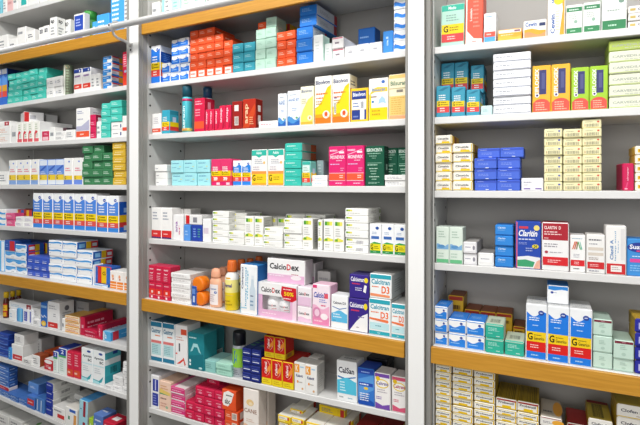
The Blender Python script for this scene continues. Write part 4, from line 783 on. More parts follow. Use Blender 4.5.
# seventh shelf
D = dict(f='eef2f3', s='3f86a0', t='2f5f76', e=[('r', 0, .88, 1, 1, '2a7a9c'), ('r', 0, 0, 1, .1, '2a7a9c'), ('t', 'Gastrar', .06, .72, .9, .84, '3a7a9a'), ('l', .4, .62, .9, .69, 1, 'e07848'), ('r', .03, .46, .95, .53, 'dc7a78'), ('r', .06, .16, .92, .45, 'b9dcdf'), ('l', .12, .2, .85, .42, 5, '7fb0b8')])
B('M', 7, 'white carton with teal top and base', D, 150.4, 174.6, 320.6, (1, 1), t=.006, d=.12)
D = dict(f='efeeee', s='e2dedd', t='d8d4d2', e=[('r', .5, .78, 1, .92, 'e2583c'), ('l', .1, .62, .8, .74, 2, 'd0a49a'), ('r', .3, .36, .42, .56, '55555c'), ('p', [(.1, .04), (.7, .2), (.75, .16), (.4, .06)], 'dc4a3c'), ('p', [(.8, .02), (.65, .22), (.72, .22), (.9, .06)], 'dc4a3c'), ('c', .1, .3, .08, .02, 'dc4a3c')])
B('M', 7, 'white carton with red marks', D, 175, 187.4, 324.4, t=.004, d=.075)
D = dict(f='23848f', s='2b8a94', t='4aa4ac', e=[('p', [(0, 0), (1, 0), (1, .45), (0, .35)], '1d7480'), ('p', [(.15, .48), (.35, .72), (.62, .72), (.85, .45), (.7, .5), (.6, .62), (.4, .62), (.28, .5)], 'a5d8da'), ('l', .08, .84, .6, .92, 1, 'c8e8ea'), ('c', .12, .22, .06, .04, 'e8f4f4'), ('c', .12, .12, .06, .04, 'e8f4f4'), ('c', .8, .05, .12, .03, 'b8e0e0')], se=[('r', .15, .12, .85, .3, 'd4e4e4'), ('b', .2, .14, .8, .28, '4a5a5c')])
B('M', 7, 'large teal carton with pale arch', D, 187.8, 204, 332, t=.004, d=.075)
B('M', 7, 'large teal carton standing directly behind another', dict(D), 195.6, 211, 328.4, t=.09, d=.085)
D = dict(f='8fc8c2', s='7ab4b0', t='9ccfca', e=[('l', .1, .3, .8, .8, 3, '6aa09c'), ('r', 0, 0, .05, 1, '3f8a90')])
B('M', 7, 'pale teal carton', D, 204.6, 215.6, 359.6, t=.008, d=.1)
D = dict(f='a9dcc9', s='93c4b4', t='b5e2d2', e=[('l', .15, .35, .8, .7, 2, '84b8a6'), ('r', 0, 0, 1, .06, '8fc4b4')])
B('M', 7, 'low mint carton', D, 216, 231.8, 361.8, (2,), t=.0, d=.11)
D = dict(f='23307e', s='1c2566', t='2b3a78', e=[('r', .1, .36, .9, .48, 'd8dcf0'), ('l', .1, .6, .8, .75, 1, '6a78c0'), ('r', 0, 0, 1, .08, '18205c')], te=[('l', .2, .2, .8, .8, 3, '5a9a6a')])
B('M', 7, 'navy carton with white strip', D, 242, 260.6, 347.4, (4, 4), t=.0, d=.14)
D = dict(f='e8c81e', s='c82a22', t='b8241e', e=[('r', 0, .25, 1, 1, 'd8281e'), ('c', .46, .66, .44, .31, 'f2c8b0'), ('c', .42, .66, .43, .31, 'c81c1c'), ('tv', 'Calferol', .3, .42, .56, .88, 'f8f0ea'), ('p', [(.5, .45), (.95, .6), (.95, .85), (.6, .65)], 'f0943a'), ('r', 0, 0, 1, .24, 'f0d828'), ('l', .15, .05, .9, .2, 2, 'c89a18')],
         se=[('r', 0, 0, 1, .25, 'd8b020'), ('r', .2, .05, .7, .22, 'a87a3a')])
hq = B('M', 7, 'red and yellow carton in the lower row', D, 261.2, 293.6, 357.6, (1, 1, 1), t=.0, d=.12)
B('M', 7, 'red and yellow carton in the upper row', D, 263.6, 285, 335.4, (1, 1), t=.012, d=.06, lift=hq)
D = dict(f='f0efec', s='cfcdc8', t='dedcd6', e=[('r', 0, .66, .48, .95, 'f0a030'), ('t', 'K', .1, .7, .36, .91, 'fbf2e0'), ('l', .55, .82, .95, .92, 1, '8ac0e0'), ('t', 'Kalavit', .15, .5, .8, .6, '3a3f70'), ('c', .3, .33, .08, .05, 'e89a4a'), ('l', .4, .28, .9, .36, 1, 'b0a8a0'), ('c', .75, .1, .1, .04, 'd8a878')], se=[('l', .2, .2, .8, .8, 8, 'b0aea8')])
B('M', 7, 'white carton with an orange square', D, 294, 317.4, 361.6, (1, 1), t=.0, d=.055)
B('M', 7, 'white orange carton standing behind', dict(D, f='dddbd6'), 308, 318.6, 357, t=.075, d=.05)  # same carton with shade mixed into its front colour
D = dict(f='f2f4f5', s='d3d5d6', t='c9cbca', e=[('t', 'CalSan', .08, .7, .9, .85, '22243a'), ('p', [(.03, .58), (.4, .54), (.97, .62), (.97, .65), (.4, .58), (.03, .62)], '3a7ab4'), ('w', .17, .55, -.04, 1.5, '55c2e0'), ('l', .15, .22, .5, .5, 4, 'd3f0f8'), ('l', .55, .05, .9, .1, 1, '7ab0c4'), ('l', .1, .04, .4, .12, 1, 'b0b8ba')], te=[('l', .2, .3, .9, .6, 1, '6a6a70')])
B('M', 7, 'white carton with cyan wave', D, 336.4, 357, 359.8, t=.004, d=.06)
D = dict(f='3a78cc', s='2a56a0', t='2344a0', e=[('r', 0, .86, 1, 1, '2a4cb0'), ('l', .2, .88, .8, .95, 1, '9ab8ee'), ('p', [(0, .2), (1, .45), (1, .86), (0, .7)], '5a9ce0'), ('r', .05, .52, .95, .62, '2a4fb4'), ('l', .1, .53, .9, .61, 1, 'e4ecfa'), ('c', .5, .46, .14, .04, 'f0c83a'), ('p', [(0, 0), (1, 0), (1, .1), (.5, .2), (0, .1)], '1f4fae'), ('l', .1, .1, .9, .34, 4, 'eef4fc')])
B('M', 7, 'blue carton with white streaks', D, 357.6, 374.6, 367.2, t=.0, d=.07)
def calt(c, nm): return dict(f='f3f0ee', s='d8d4d4', t='d8d0cc', e=[('r', 0, .9, 1, 1, c), ('c', .5, .72, .44, .13, 'e8cc3a'), ('c', .5, .72, .38, .1, 'f6f2ea'), ('c', .2, .86, .15, .06, 'e8c020'), ('t', nm, .1, .68, .92, .78, '6a5a9a' if c[0] == '7' else 'b03a5a'), ('l', .15, .45, .9, .58, 2, 'b8b0b8'), ('l', .08, .26, .6, .36, 2, c), ('p', [(0, 0), (1, 0), (1, .16), (.5, .1), (0, .18)], c)])
B('M', 7, 'white carton with violet top and base', calt('7a4fae', 'Caltrate'), 375, 391, 371.6, t=.0, d=.06)
B('M', 7, 'white carton with pink base by second post', calt('d85a7a', 'Caltrate'), 391.6, 409, 375.6, t=.0, d=.06)

# eighth shelf
D = dict(f='f0f0f2', s='dfdfe2', t='cfcfd4', e=[('r', .25, .52, 1, .9, '2a3aa0'), ('r', .2, .06, 1, .46, '2f3f9e'), ('r', .55, .55, .7, .88, 'c9cdec'), ('l', .3, .1, .9, .42, 4, '8a92d4')])
B('M', 8, 'white carton with deep blue panels', D, 149.6, 158.2, 374.4, t=.0, d=.1)
D = dict(f='f0cdb8', s='e6c0ac', t='e9c8b0', e=[('l', .1, .72, .9, .9, 2, 'd8a070'), ('r', 0, .55, 1, .6, '4fa070'), ('p', [(0, .6), (1, .55), (1, .66), (0, .75)], 'e8c870'), ('l', .1, .36, .9, .46, 1, '8a6a66'), ('l', .1, .1, .9, .28, 2, 'd09a88'), ('c', .7, .12, .12, .05, '9ab89a')])
B('M', 8, 'peach carton with green stripe', D, 158.6, 170.2, 380.4, t=-.0, d=.1)
D = dict(f='d83a7c', s='e4c4cc', t='e8dcdc', e=[('r', 0, .8, 1, 1, 'e880a8'), ('l', .1, .35, .85, .65, 1, 'f4c0d6'), ('r', 0, 0, 1, .2, 'f0e2e6')], te=[('r', 0, .0, .25, 1, 'd86a98')], se=[('l', .1, .3, .8, .7, 1, 'c8a0ac')])
B('M', 8, 'pink and white flat carton', D, 171, 185, 385.4, (4,), t=.0, d=.16)
D = dict(f='d2234e', s='b01a3e', t='c02046', e=[('l', .2, .55, .8, .75, 1, 'f0b6c4'), ('c', .55, .3, .2, .15, 'e88aa4'), ('r', 0, 0, 1, .08, 'a81840')])
B('M', 8, 'crimson carton with pale emblem', D, 185.4, 224, 400.4, (2, 4, 4, 4), t=.0, d=.1, n=2)
D = dict(f='d2234e', s='b01a3e', t='c8284e', e=[('l', .2, .35, .8, .75, 2, 'f0b6c4')])
B('M', 8, 'crimson carton topmost and set back on the pile', D, 206, 219, 376, t=.05, d=.1, hfix=.03, lift=MBY.z_at(206, 384.6, .05) - MBY.sh[8]['z'](MBY.s_at(206, .05)), n=1)
D = dict(f='e2582c', s='d2481e', t='d84e24', e=[('l', .1, .3, .5, .7, 2, 'f4c8b0'), ('r', .55, .1, .95, .9, 'e9d8cc'), ('b', .6, .2, .9, .8, '6a5a54')], se=[('r', .1, .1, .6, .9, 'e0cfc4')])
hq = B('M', 8, 'small orange carton with bar code', D, 224.4, 238, 409.4, (2,), t=.0, d=.1)
D = dict(f='e8562a', s='cf4a20', t='da5024', e=[('p', [(0, .35), (.1, .85), (.45, 1), (.9, .9), (.8, .7), (.72, .45), (.45, .18), (.1, .2)], 'f4f1ee'), ('t', 'abc', .2, .3, .6, .58, '2a2422'), ('l', .3, .68, .8, .82, 1, '2a2422')])
B('M', 8, 'orange carton with white patch and black letters', D, 222, 236, 388.4, t=-.0, d=.085, lift=hq + .0005)
D = dict(f='f1e9e2', s='e0d6cc', t='e6dcd2', e=[('w', 0, .22, .04, 1, 'f0c9a8'), ('c', .45, .72, .26, .07, 'ecc98a'), ('c', .5, .7, .14, .035, 'f3dfb8'), ('t', 'CANE', .04, .5, .92, .59, 'a88878'), ('l', .2, .3, .8, .38, 2, 'd8bca8')])
B('M', 8, 'tall cream carton with golden oval', D, 243.6, 259, 387, t=.0, d=.05)
B('M', 8, 'cream carton standing behind golden oval one', dict(D, f='dcd2c8'), 256, 268, 388, t=.06, d=.05)  # darker copy of the oval carton, painted as shaded
DY = dict(f='ecca1e', s='e8e2d0', t='efece2', e=[('r', .06, .42, .94, .92, 'f4f0e6'), ('r', .8, .42, .94, .92, 'cc4430'), ('l', .1, .52, .75, .84, 2, '907a70'), ('r', .1, .1, .6, .28, 'f6e68a')], se=[('r', 0, 0, .2, 1, 'e6c21c'), ('r', .8, 0, 1, 1, 'c23a2a'), ('l', .25, .3, .7, .7, 2, 'a8a498')])
B('M', 8, 'white yellow and red flat carton', DY, 278, 304, 413.6, (4, 4), t=.02, d=.1, n=4, yx=278)
B('M', 8, 'white yellow flat carton on the pile at back', dict(DY), 290.4, 303, 405.6, t=.06, d=.1, hfix=.025, n=1, lift=MBY.z_at(290.4, 415, .06) - MBY.sh[8]['z'](MBY.s_at(290.4, .06)))
B('M', 8, 'white carton with yellow and red end', dict(DY, e=[('r', .72, 0, .85, 1, 'e6c21c'), ('r', .85, 0, 1, 1, 'b8302a'), ('l', .1, .2, .6, .8, 3, '8a8a86')]), 319, 345, 405.4, t=.09, d=.08, hfix=.028, n=1, lift=MBY.z_at(319, 412, .09) - MBY.sh[8]['z'](MBY.s_at(319, .09)))
B('M', 8, 'yellow white carton under the back ones', dict(DY), 319, 352, 412.6, (2, 2), t=.09, d=.08, n=2)
B('M', 8, 'yellow white carton low at the frame edge', dict(DY), 305, 340, 421.6, (3, 3), t=.0, d=.085, n=3)
B('M', 8, 'dark red carton low by the second post', dict(f='9a2a24', s='c0a020', t='8a2420', e=[('l', .1, .3, .9, .7, 2, 'd8b0a0')]), 356, 396, 424, (1, 1), t=.06, d=.1)

# ================= RIGHT BAY =================
def gen2(top, mid): return dict(f=mid, s=mid, t=top, e=[('r', 0, .86, 1, 1, top), ('t', 'Medo', .3, .89, .65, .97, 'e8f6f2'), ('l', .2, .6, .85, .78, 3, '8aa8a0'), ('r', 0, .30, 1, .53, 'f2d026'), ('t', 'G', .08, .34, .3, .5, '3a3010'), ('l', .36, .36, .92, .48, 2, '8a7818'), ('r', 0, .1, 1, .30, 'd8484a'), ('l', .25, .15, .75, .26, 2, 'f2c8c8')])
B('R', 1, 'large mint carton with yellow and red bands', gen2('3cb49c', 'b4dccc'), 440.4, 464.2, 5.4, d=.08)
D = dict(f='e8604c', s='d24e3c', e=[('r', 0, 0, .08, 1, 'f2e6e2'), ('p', [(0, 0), (1, 0), (1, .08), (.5, .1), (.1, .25), (0, .25)], 'f2ece8'), ('tv', 'Lunalan', .24, .45, .38, .7, 'f8e0d8'), ('l', .45, .3, .9, .95, 8, 'ee8a78'), ('l', .4, .02, .7, .06, 1, 'd86a5a')])
B('R', 1, 'tall salmon red carton', D, 464.8, 483, -6, d=.08)
D = dict(f='f0f2f4', s='dde2e8', e=[('l', .15, .85, .8, .95, 1, '8ab0d0'), ('c', .5, .6, .22, .1, 'cfdde8'), ('l', .2, .42, .8, .5, 1, 'a0b8cc'), ('r', 0, .18, 1, .36, 'e05a4c'), ('l', .2, .22, .8, .32, 1, 'f6d0c8'), ('r', 0, 0, 1, .18, '5aa8e0')])
B('R', 1, 'white carton with red and blue bands', D, 483.4, 496, 13.6, d=.06)
D = dict(f='f6a83a', s='e89a2a', t='f0e6d0', e=[('r', 0, .72, 1, 1, 'f2efe6'), ('w', .0, .4, .12, 0, 'f8b84c'), ('l', .1, .45, .7, .62, 1, 'f8e0b8'), ('r', .7, .78, .95, .95, '8a5a70')])
B('R', 1, 'long flat orange carton', D, 497.4, 522, 30, d=.06)
D = dict(f='f5f3ee', s='f0dcb8', t='f0ece4', e=[('p', [(0, 0), (1, 0), (1, .4), (.7, .42), (.35, .55), (0, .5)], 'f6a838'), ('w', 0, .25, .1, .5, 'f09a6a'), ('t', 'Cewin', .05, .68, .58, .94, '2f62ac'), ('r', .7, .66, .98, .86, '35406a')])
B('R', 1, 'white and orange carton with blue lettering', D, 523.2, 546.6, 21.4, d=.06)
D = dict(f='f5f3ee', s='f0b05a', e=[('p', [(.7, 0), (1, 0), (1, 1), (.8, 1), (.9, .6)], 'f4a83c'), ('c', .62, .82, .3, .1, 'f2d040'), ('tv', 'Cewin', .12, .04, .4, .5, '2f62ac'), ('tv', 'ula', .1, .78, .34, .98, '3f72bc'), ('l', .45, .1, .75, .6, 8, 'e8d8b0')])
B('R', 1, 'tall white orange carton with upright blue lettering', D, 547.4, 565, -6, d=.06)
D = dict(f='eef1ee', s='d8e0da', t='3f8a5c', e=[('r', 0, .78, 1, .93, '3a8458'), ('l', .15, .8, .85, .9, 1, 'cfe6d8'), ('l', .15, .5, .85, .7, 3, 'b4bcb6'), ('c', .6, .42, .12, .06, '9abaa8'), ('r', 0, 0, 1, .2, '3f8a5c'), ('l', .25, .06, .7, .14, 1, 'b8dcc6')])
B('R', 1, 'white carton with dark green bands', D, 565.4, 600.6, 5.4, (1, 1), d=.06)
D = dict(f='eef1ee', s='d8e0da', e=[('c', .8, .7, .12, .05, '7a9a8c'), ('l', .2, .45, .8, .52, 1, '9aa8a0'), ('r', 0, 0, 1, .24, '3a8458'), ('l', .25, .07, .75, .16, 1, 'b8dcc6')])
B('R', 1, 'big white carton with green base', D, 601.2, 627, -10, d=.07)
D = dict(f='e9e7e2', s='d8d4cc', e=[('r', .05, .3, .3, .7, 'c8b068'), ('t', 'Clav', .4, .3, .9, .7, '6a6a78')])
B('R', 1, 'flat off white carton with gold mark', D, 628, 652, 6.5, (3,), d=.08)

# second shelf
D = generic('3f9cb8', '3f9cb8', logo=False, y0=.33, y1=.52, r0=.13, red='e2484a', yel='efd023'); D['e'] += [('p', [(.1, .86), (.5, .86), (.95, .97), (.6, .97)], '2a7a98')]; D['s'] = '2a6f8a'; D['t'] = '5fb4cc'
B('R', 2, 'teal carton with yellow and red bands', D, 436, 450.2, 86.2, d=.08)
B('R', 2, 'second teal yellow carton from the post', dict(D), 451, 465.2, 87.2, d=.08)
hT = B('R', 2, 'third teal yellow carton from the post', dict(D), 466, 480, 89.6, d=.08)
D2 = dict(D)
B('R', 2, 'raised teal carton behind the front trio', D2, 440.6, 468, 63.6, (1, 1), t=.085, d=.08, lift=.075)
B('R', 2, 'raised teal carton behind, beside white stack', dict(D2), 470.6, 484, 65.6, t=.085, d=.08, lift=.075)
for_sup = dict(f='2f7c96', s='28687e', e=[lines(.1, .3, .9, .7, 2, '7ab4c4')])
B('R', 2, 'dark teal carton carrying the raised ones', for_sup, 440, 485, 88, (1, 1, 1), t=.096, d=.08, hfix=.0745, n=1)
B('R', 2, 'small pale aqua carton', dict(f='cbe6e6', s='a8cccf', e=[('l', .15, .3, .7, .65, 2, '94bcc0')]), 480.6, 492.4, 105.8, t=.0, d=.06)
D = dict(f='f2f4f8', s='c8ccd4', t='dfe3ea', e=[('l', .05, .5, .6, .72, 1, '8a90a0'), ('l', .05, .25, .4, .4, 1, 'b0b6c2'), ('r', 0, 0, 1, .06, '3a4870')])
B('R', 2, 'flat white carton with navy lower edge', D, 493, 531, 54.4, (7,), t=.0, d=.1, jit=1.3)
def cif(c, c2): return dict(f=c, s=c2, t=c, e=[('r', .35, .38, .78, .92, '3c3f74'), ('r', .5, .5, .7, .85, '55588a'), ('tv', 'CIFLOGEX', .1, .34, .34, .95, 'f2f0f4'), ('c', .24, .36, .13, .045, 'f2f0f4'), ('c', .24, .36, .07, .025, '4a3a70'), ('w', 0, .2, .0, 0, 'e0584a'), ('c', .5, .18, .46, .1, 'e0584a'), ('l', .15, .02, .9, .22, 4, 'f0b8a0')])
B('R', 2, 'golden yellow carton with violet panel', cif('f2b83a', 'd8942a'), 532, 570.4, 66.2, (1, 1), d=.07, jit=.8)
B('R', 2, 'lime green carton with violet panel', cif('a5cf3a', '86a82c'), 571, 608, 68, (1, 1), d=.07, jit=.8)
D = dict(f='e3e6d2', s='b9cc6a', t='b4c860', e=[('t', 'CARVEDILOL', .05, .4, .72, .65, 'aab0a4'), ('l', .3, .12, .8, .3, 1, 'c3c8b6'), ('r', 0, 0, 1, .08, 'b8c878'), ('r', .8, .2, .98, .7, 'c0cc90')])
hq = B('R', 2, 'long pale green grey carton', D, 608.8, 662, 51.8, (5,), d=.1)
B('R', 2, 'olive green ended carton on top', dict(D, f='b4c860'), 608.8, 662, 41.4, d=.1, lift=hq)

# third shelf
D = dict(f='f3f0e6', s='e0bc38', t='eccb42', e=[('t', 'Cimetide', .1, .5, .82, .78, '4a4a50'), ('r', .4, .32, .7, .4, 'd8a090'), ('r', .38, .08, .88, .28, 'e8c814'), ('r', 0, 0, 1, .08, 'e8c820'), ('r', .95, 0, 1, 1, 'e8c830')], se=[('r', .3, 0, .6, 1, 'a86a3a')])
B('R', 3, 'white and yellow carton by the post', D, 434.8, 452.4, 135.6, (6,), t=.004, d=.12)
B('R', 3, 'white and yellow carton in the second stack', dict(D), 452.8, 473, 143.8, (5,), t=.004, d=.12)
D = dict(f='4a6cd8', s='3a58be', t='4566d0', e=[('r', 0, .78, 1, 1, '3a55c0'), ('l', .1, .84, .45, .94, 1, 'c0ccf4'), ('l', .15, .3, .85, .6, 2, '7f98ea'), ('r', .5, .0, .65, .08, 'dfe6fa')])
hq = B('R', 3, 'cornflower blue carton', D, 474.4, 520.4, 158.4, (3, 3), t=.004, d=.1, jit=1.4)
B('R', 3, 'cornflower blue carton on the top row', dict(D), 477.4, 524, 148.6, (1, 1), t=.01, d=.1, lift=hq)
D = dict(f='f0eff2', s='d8d6dc', e=[('l', .08, .6, .5, .78, 1, '9a98b0'), ('l', .08, .4, .35, .5, 1, 'b0aec0'), ('r', .08, .06, .4, .16, '7a5ab0'), ('r', .65, .06, .95, .16, '7a5ab0')])
B('R', 3, 'white carton with violet dashes', D, 521.2, 543.6, 178, t=.0, d=.1)
def cream(c): return dict(f='efe9bc', s='d8cf94', t='e9e2ae', e=[('l', .12, .68, .6, .86, 1, 'a8a480'), ('b', .2, .1, .9, .52, '7c7860'), ('r', .08, .15, .13, .5, 'c8a070'), ('c', .86, .76, .07, .12, c), ('r', 0, 0, 1, .05, 'd8d098')])
B('R', 3, 'cream carton with blue dot and bar code', cream('4a58b0'), 544, 562.6, 129.2, (7,), t=.0, d=.1)
B('R', 3, 'cream carton with red dot and bar code', cream('d8523c'), 563.2, 601.8, 129.4, (7, 8), t=.0, d=.1, n=7)
D = dict(f='cf1f58', s='9a1a44', t='b81c4e', e=[('tv', 'alnapar', .35, .35, .55, .9, 'f0b8cc'), ('p', [(.1, .02), (.3, .02), (.5, .3), (.35, .3)], 'e04a80'), ('r', .1, .02, .4, .06, 'f0c0d0')])
B('R', 3, 'crimson pink carton standing alone', D, 622.4, 634.4, 163.4, t=.01, d=.08, yaw=3)
D = dict(f='f0ede2', s='dfb83a', t='e8c64a', e=[('r', .1, .2, .5, .7, 'e8bc30'), ('c', .25, .5, .1, .15, 'b88a20'), ('l', .6, .3, .95, .6, 1, '9a98a0')])
B('R', 3, 'white and amber carton at picture edge', D, 634.8, 655, 146, (5,), t=.012, d=.1)

# fourth shelf
D = dict(f='ddeadf', s='c2d2c6', t='d2ded6', e=[('l', .15, .7, .8, .92, 3, 'a8c0b0'), ('w', .38, .5, .04, 1, '7fb0d8'), ('c', .4, .46, .3, .05, '5a94c8'), ('r', 0, 0, 1, .1, '6cc08a'), ('l', .1, .14, .8, .3, 2, 'b4ccbc')])
B('R', 4, 'pale green carton with blue oval', D, 435.8, 463, 226.4, (1, 1), t=.0, d=.06)
D = dict(f='e6e5e8', s='a9a7a6', t='b4b1ae', e=[('r', .05, .15, .95, .8, 'f2f1f3'), ('l', .1, .45, .6, .65, 1, '8a88a0'), ('c', .82, .5, .1, .22, '8a8894')])
B('R', 4, 'flat white carton with grey end ring', D, 459.6 + 3.6, 477, 241.4, (2,), t=.0, d=.14)
D = dict(f='ebebea', s='a5a3a0', t='9f9c99', e=[('r', .04, .25, .96, .9, 'f4f4f4'), ('l', .15, .45, .8, .65, 1, 'a8a8b0')])
B('R', 4, 'low white carton with grey top', D, 477.6, 494, 252.6, t=.0, d=.14)
D = dict(f='2f86d8', s='1f62ac', t='2a72c0', e=[('ti', 'Claritin', .12, .68, .58, .88, 'd0e6fa'), ('l', .12, .45, .6, .58, 1, '8cc0f0'), ('r', 0, 0, 1, .05, '1c5aa8')])
B('R', 4, 'bright blue flat carton', D, 495, 513.4, 224.6, (4,), t=.0, d=.08)
D = dict(f='2348ac', s='d06a7a', t='2a3f90', e=[('r', 0, 0, .05, 1, 'd8647a'), ('p', [(.05, 0), (1, 0), (1, .24), (.5, .27), (.05, .24)], 'e9eaee'), ('p', [(.05, .03), (.7, .03), (.78, .14), (.4, .19), (.05, .17)], '3fa070'), ('p', [(.72, .0), (1, 0), (1, .2), (.85, .16)], 'eab09a'), ('r', .12, .86, .5, .91, 'd03a4a'), ('ti', 'Claritin', .1, .69, .88, .83, 'f2f4fa'), ('l', .1, .6, .85, .66, 1, 'd0d8f0'), ('l', .1, .51, .6, .57, 2, '8a9ad8'), ('c', .85, .88, .12, .06, 'ecd878'), ('c', .8, .48, .14, .045, 'e0cc3a'), ('t', '24', .74, .45, .86, .51, '2a4a3a'), ('l', .4, .36, .8, .46, 2, 'a0acd8')],
         se=[('r', 0, 0, 1, 1, 'cf5f74')])
B('R', 4, 'tall royal blue carton with yellow round mark', D, 515.2, 541.2, 221, t=.0, d=.06, yaw=2)
D = dict(f='f0efef', s='a01c2c', t='8a1c28', e=[('r', 0, .64, 1, 1, 'ac1f30'), ('t', 'CLARITIN', .06, .87, .56, .94, 'f2dede'), ('t', 'D', .64, .87, .72, .94, 'f2dede'), ('l', .06, .74, .8, .84, 2, 'ecd0d0'), ('l', .06, .66, .3, .7, 1, 'ecd0d0'), ('l', .06, .48, .8, .58, 2, '9a98a0'), ('c', .15, .38, .07, .03, 'b04050'), ('l', .28, .36, .95, .4, 1, 'a8a6ae'), ('r', 0, .1, 1, .28, 'd8262e'), ('l', .2, .15, .75, .23, 2, 'f4c8c8')])
B('R', 4, 'white carton with maroon top and red band', D, 541.6, 569, 222, t=.0, d=.07)
D = dict(f='f1f1f0', s='dcdcda', e=[('l', .1, .9, .9, .95, 1, '9ab4c8'), ('r', 0, .15, 1, .32, 'd8262e'), ('l', .25, .19, .75, .28, 2, 'f4c8c8'), ('l', .2, .38, .8, .5, 3, 'b8b8c0'), ('l', .2, .05, .8, .1, 1, '4a4a52')] +
         [('p', [(.1 + i * .14, .62), (.18 + i * .14, .62), (.36 + i * .1, .84), (.28 + i * .1, .84)], c) for i, c in enumerate(('d86a2a', 'c84a2a', '8a7a3a'))] + [('p', [(.5 + i * .14, .84), (.56 + i * .12, .84), (.74 + i * .1, .62), (.66 + i * .1, .62)], c) for i, c in enumerate(('5aa86a', '5ab8a0'))])
B('R', 4, 'white carton with slanting coloured stripes', D, 569.6, 585.8, 234.8, t=.0, d=.06)
D = dict(f='efeeec', s='dad8d4', t='d2d0cc', e=[('l', .08, .84, .9, .92, 1, '5a5a62'), ('l', .1, .74, .8, .8, 1, '9a98a0'), ('r', .05, .6, .95, .68, 'd8cec2'), ('r', .05, .46, .95, .54, 'd8cec2'), ('l', .08, .34, .9, .42, 2, '9a8a84'), ('r', 0, .11, 1, .29, 'cf2a2e'), ('l', .15, .16, .85, .24, 2, 'f0c0c0'), ('l', .1, .03, .9, .08, 1, '8a8aa0')])
B('R', 4, 'white carton with beige print and red band', D, 586.2, 605.2, 234, t=.0, d=.06)
D = dict(f='efeeec', s='dad8d4', t='d8d6d2', e=[('tv', "Clenil A", .18, .3, .36, .72, '4a80b8'), ('tv', 'lanap anul', .42, .28, .52, .9, '7fa8cc'), ('tv', 'lan', .58, .45, .64, .7, '9ab8d4'), ('r', 0, 0, 1, .22, 'cf2a2e'), ('r', .22, .05, .8, .18, 'f0ece8'), ('l', .28, .08, .75, .16, 2, 'b8a8a8'), ('r', .75, .3, .95, .95, 'e0dede')])
B('R', 4, 'tall white carton with upright blue lettering', D, 605.4, 626.4, 225.2, t=.006, d=.06)
D = dict(f='3f90d8', s='2f72b4', e=[('c', .55, .78, .58, .14, '2a3c94'), ('t', 'Suavec', .08, .73, 1, .86, 'f0f2fa'), ('r', .4, .66, .9, .7, 'd83a7a'), ('l', .2, .5, .9, .56, 1, 'cfe4f8'), ('r', .1, .36, 1, .46, 'e0489a'), ('l', .1, .1, .95, .3, 3, '8cc4f0')])
B('R', 4, 'blue and pink carton cut by picture edge', D, 626.8, 651, 238.4, t=.0, d=.06)

# fifth shelf (golden fascia)
D = dict(f='f2f3f5', s='e0e6ee', t='2f7fd8', e=[('w', 0, .52, .12, 2.6, '2a80dc'), ('c', .75, .74, .09, .1, '3a4a9c'), ('r', 0, .94, 1, 1, '3f8ee0'), ('l', .1, .2, .7, .35, 1, '9cc8f4')], te=[('l', .15, .3, .85, .6, 2, '8abaf0')])
B('R', 5, 'white and blue carton with wave', D, 433.6, 447.6, 305.4, (3,), t=-.01, d=.09)
B('R', 5, 'white blue wave carton in the lower stack', dict(D), 448.2, 484.6, 318.2, (2, 2), t=-.01, d=.09, jit=1.3)
D = dict(f='2fae96', s='c3c6b4', t='c6d2bc', e=[('l', .12, .5, .85, .8, 3, 'b4e6da'), ('l', .12, .25, .5, .4, 1, '9adccd'), ('l', .6, .08, .9, .2, 1, 'e0f4ee'), ('r', 0, .92, 1, 1, 'a8d0bc')], te=[('b', .2, .2, .8, .6, '6a7468')])
B('R', 5, 'sea green carton in a pair', D, 485.2, 503.8, 323, (2,), t=-.012, d=.09)
B('R', 5, 'single sea green carton', dict(D), 504.4, 524, 340, t=-.014, d=.09)
D = dict(f='cfa52c', s='a88420', t='8c4a22', e=[('r', 0, .9, 1, 1, '9a3024'), ('l', .1, .6, .9, .85, 1, '5a3c14')])
B('R', 5, 'ochre and dark red carton in the back row', D, 464, 512, 309, (1, 1, 1), t=.1, d=.085)
B('R', 5, 'taller ochre carton in the back corner', dict(D), 447.6, 463, 295, t=.1, d=.085)
B('R', 5, 'low ochre and red carton at the back', dict(D), 512.6, 525, 326, t=.1, d=.085)
D = dict(f='2a84dc', s='dfe3e8', t='d0d2d4', e=[('w', .52, .80, .03, 3.0, '2a84dc'), ('r', 0, .86, 1, 1, 'eef1f4'), ('w', .86, .84, .0, 0, 'eef1f4')])
DG = dict(f='f0f2f4', s='d4dae2', t='cfd0d0', e=[('r', 0, 0, 1, .13, '1f7ae0'), ('r', 0, .13, 1, .315, 'd8201e'), ('r', 0, .315, 1, .50, 'f0cc1c'), ('w', .50, .83, .05, 2.4, '1f7ae0'), ('t', 'G', .06, .34, .32, .475, '221c08'), ('t', 'Generico', .38, .35, .92, .41, '6a5a10'), ('l', .38, .42, .8, .46, 1, '8a7818'), ('l', .2, .19, .8, .27, 2, 'f4c8c4'), ('l', .12, .7, .85, .78, 2, 'e6f0fa'), ('l', .3, .6, .7, .64, 1, 'b8d8f6'), ('l', .25, .04, .75, .09, 1, 'a8d0f4'), ('c', .74, .86, .15, .045, '2f489c'), ('l', .66, .84, .82, .88, 1, 'dfe6f6')],
          te=[('l', .1, .1, .9, .9, 4, 'b4b6b8')])
hq = B('R', 5, 'big blue white carton with yellow and red bands', DG, 525.2, 592, 303, (1, 1, 1), t=-.014, d=.1, jit=.7)
D = dict(f='f0f2f4', s='dfe3e8', t='2f86d8', e=[('w', 0, 1, 0, 0, 'f0f2f4'), ('p', [(0, .8), (.3, .74), (.7, .82), (1, .78), (1, 1), (0, 1)], '2f86d8'), ('c', .2, .62, .08, .07, '2f489c'), ('l', .3, .58, .45, .66, 1, '8a98c0')])
B('R', 5, 'white carton with blue top on the big trio', D, 547, 568.8, 284.8, t=.01, d=.08, lift=hq + .0003)
D = dict(f='c6dfd2', s='a9c6b8', t='a3b8ac', e=[('l', .3, .5, .7, .8, 3, '9ab8aa'), ('c', .5, .25, .12, .1, 'b0ccbe'), ('r', 0, 0, 1, .04, 'a8c4b6')])
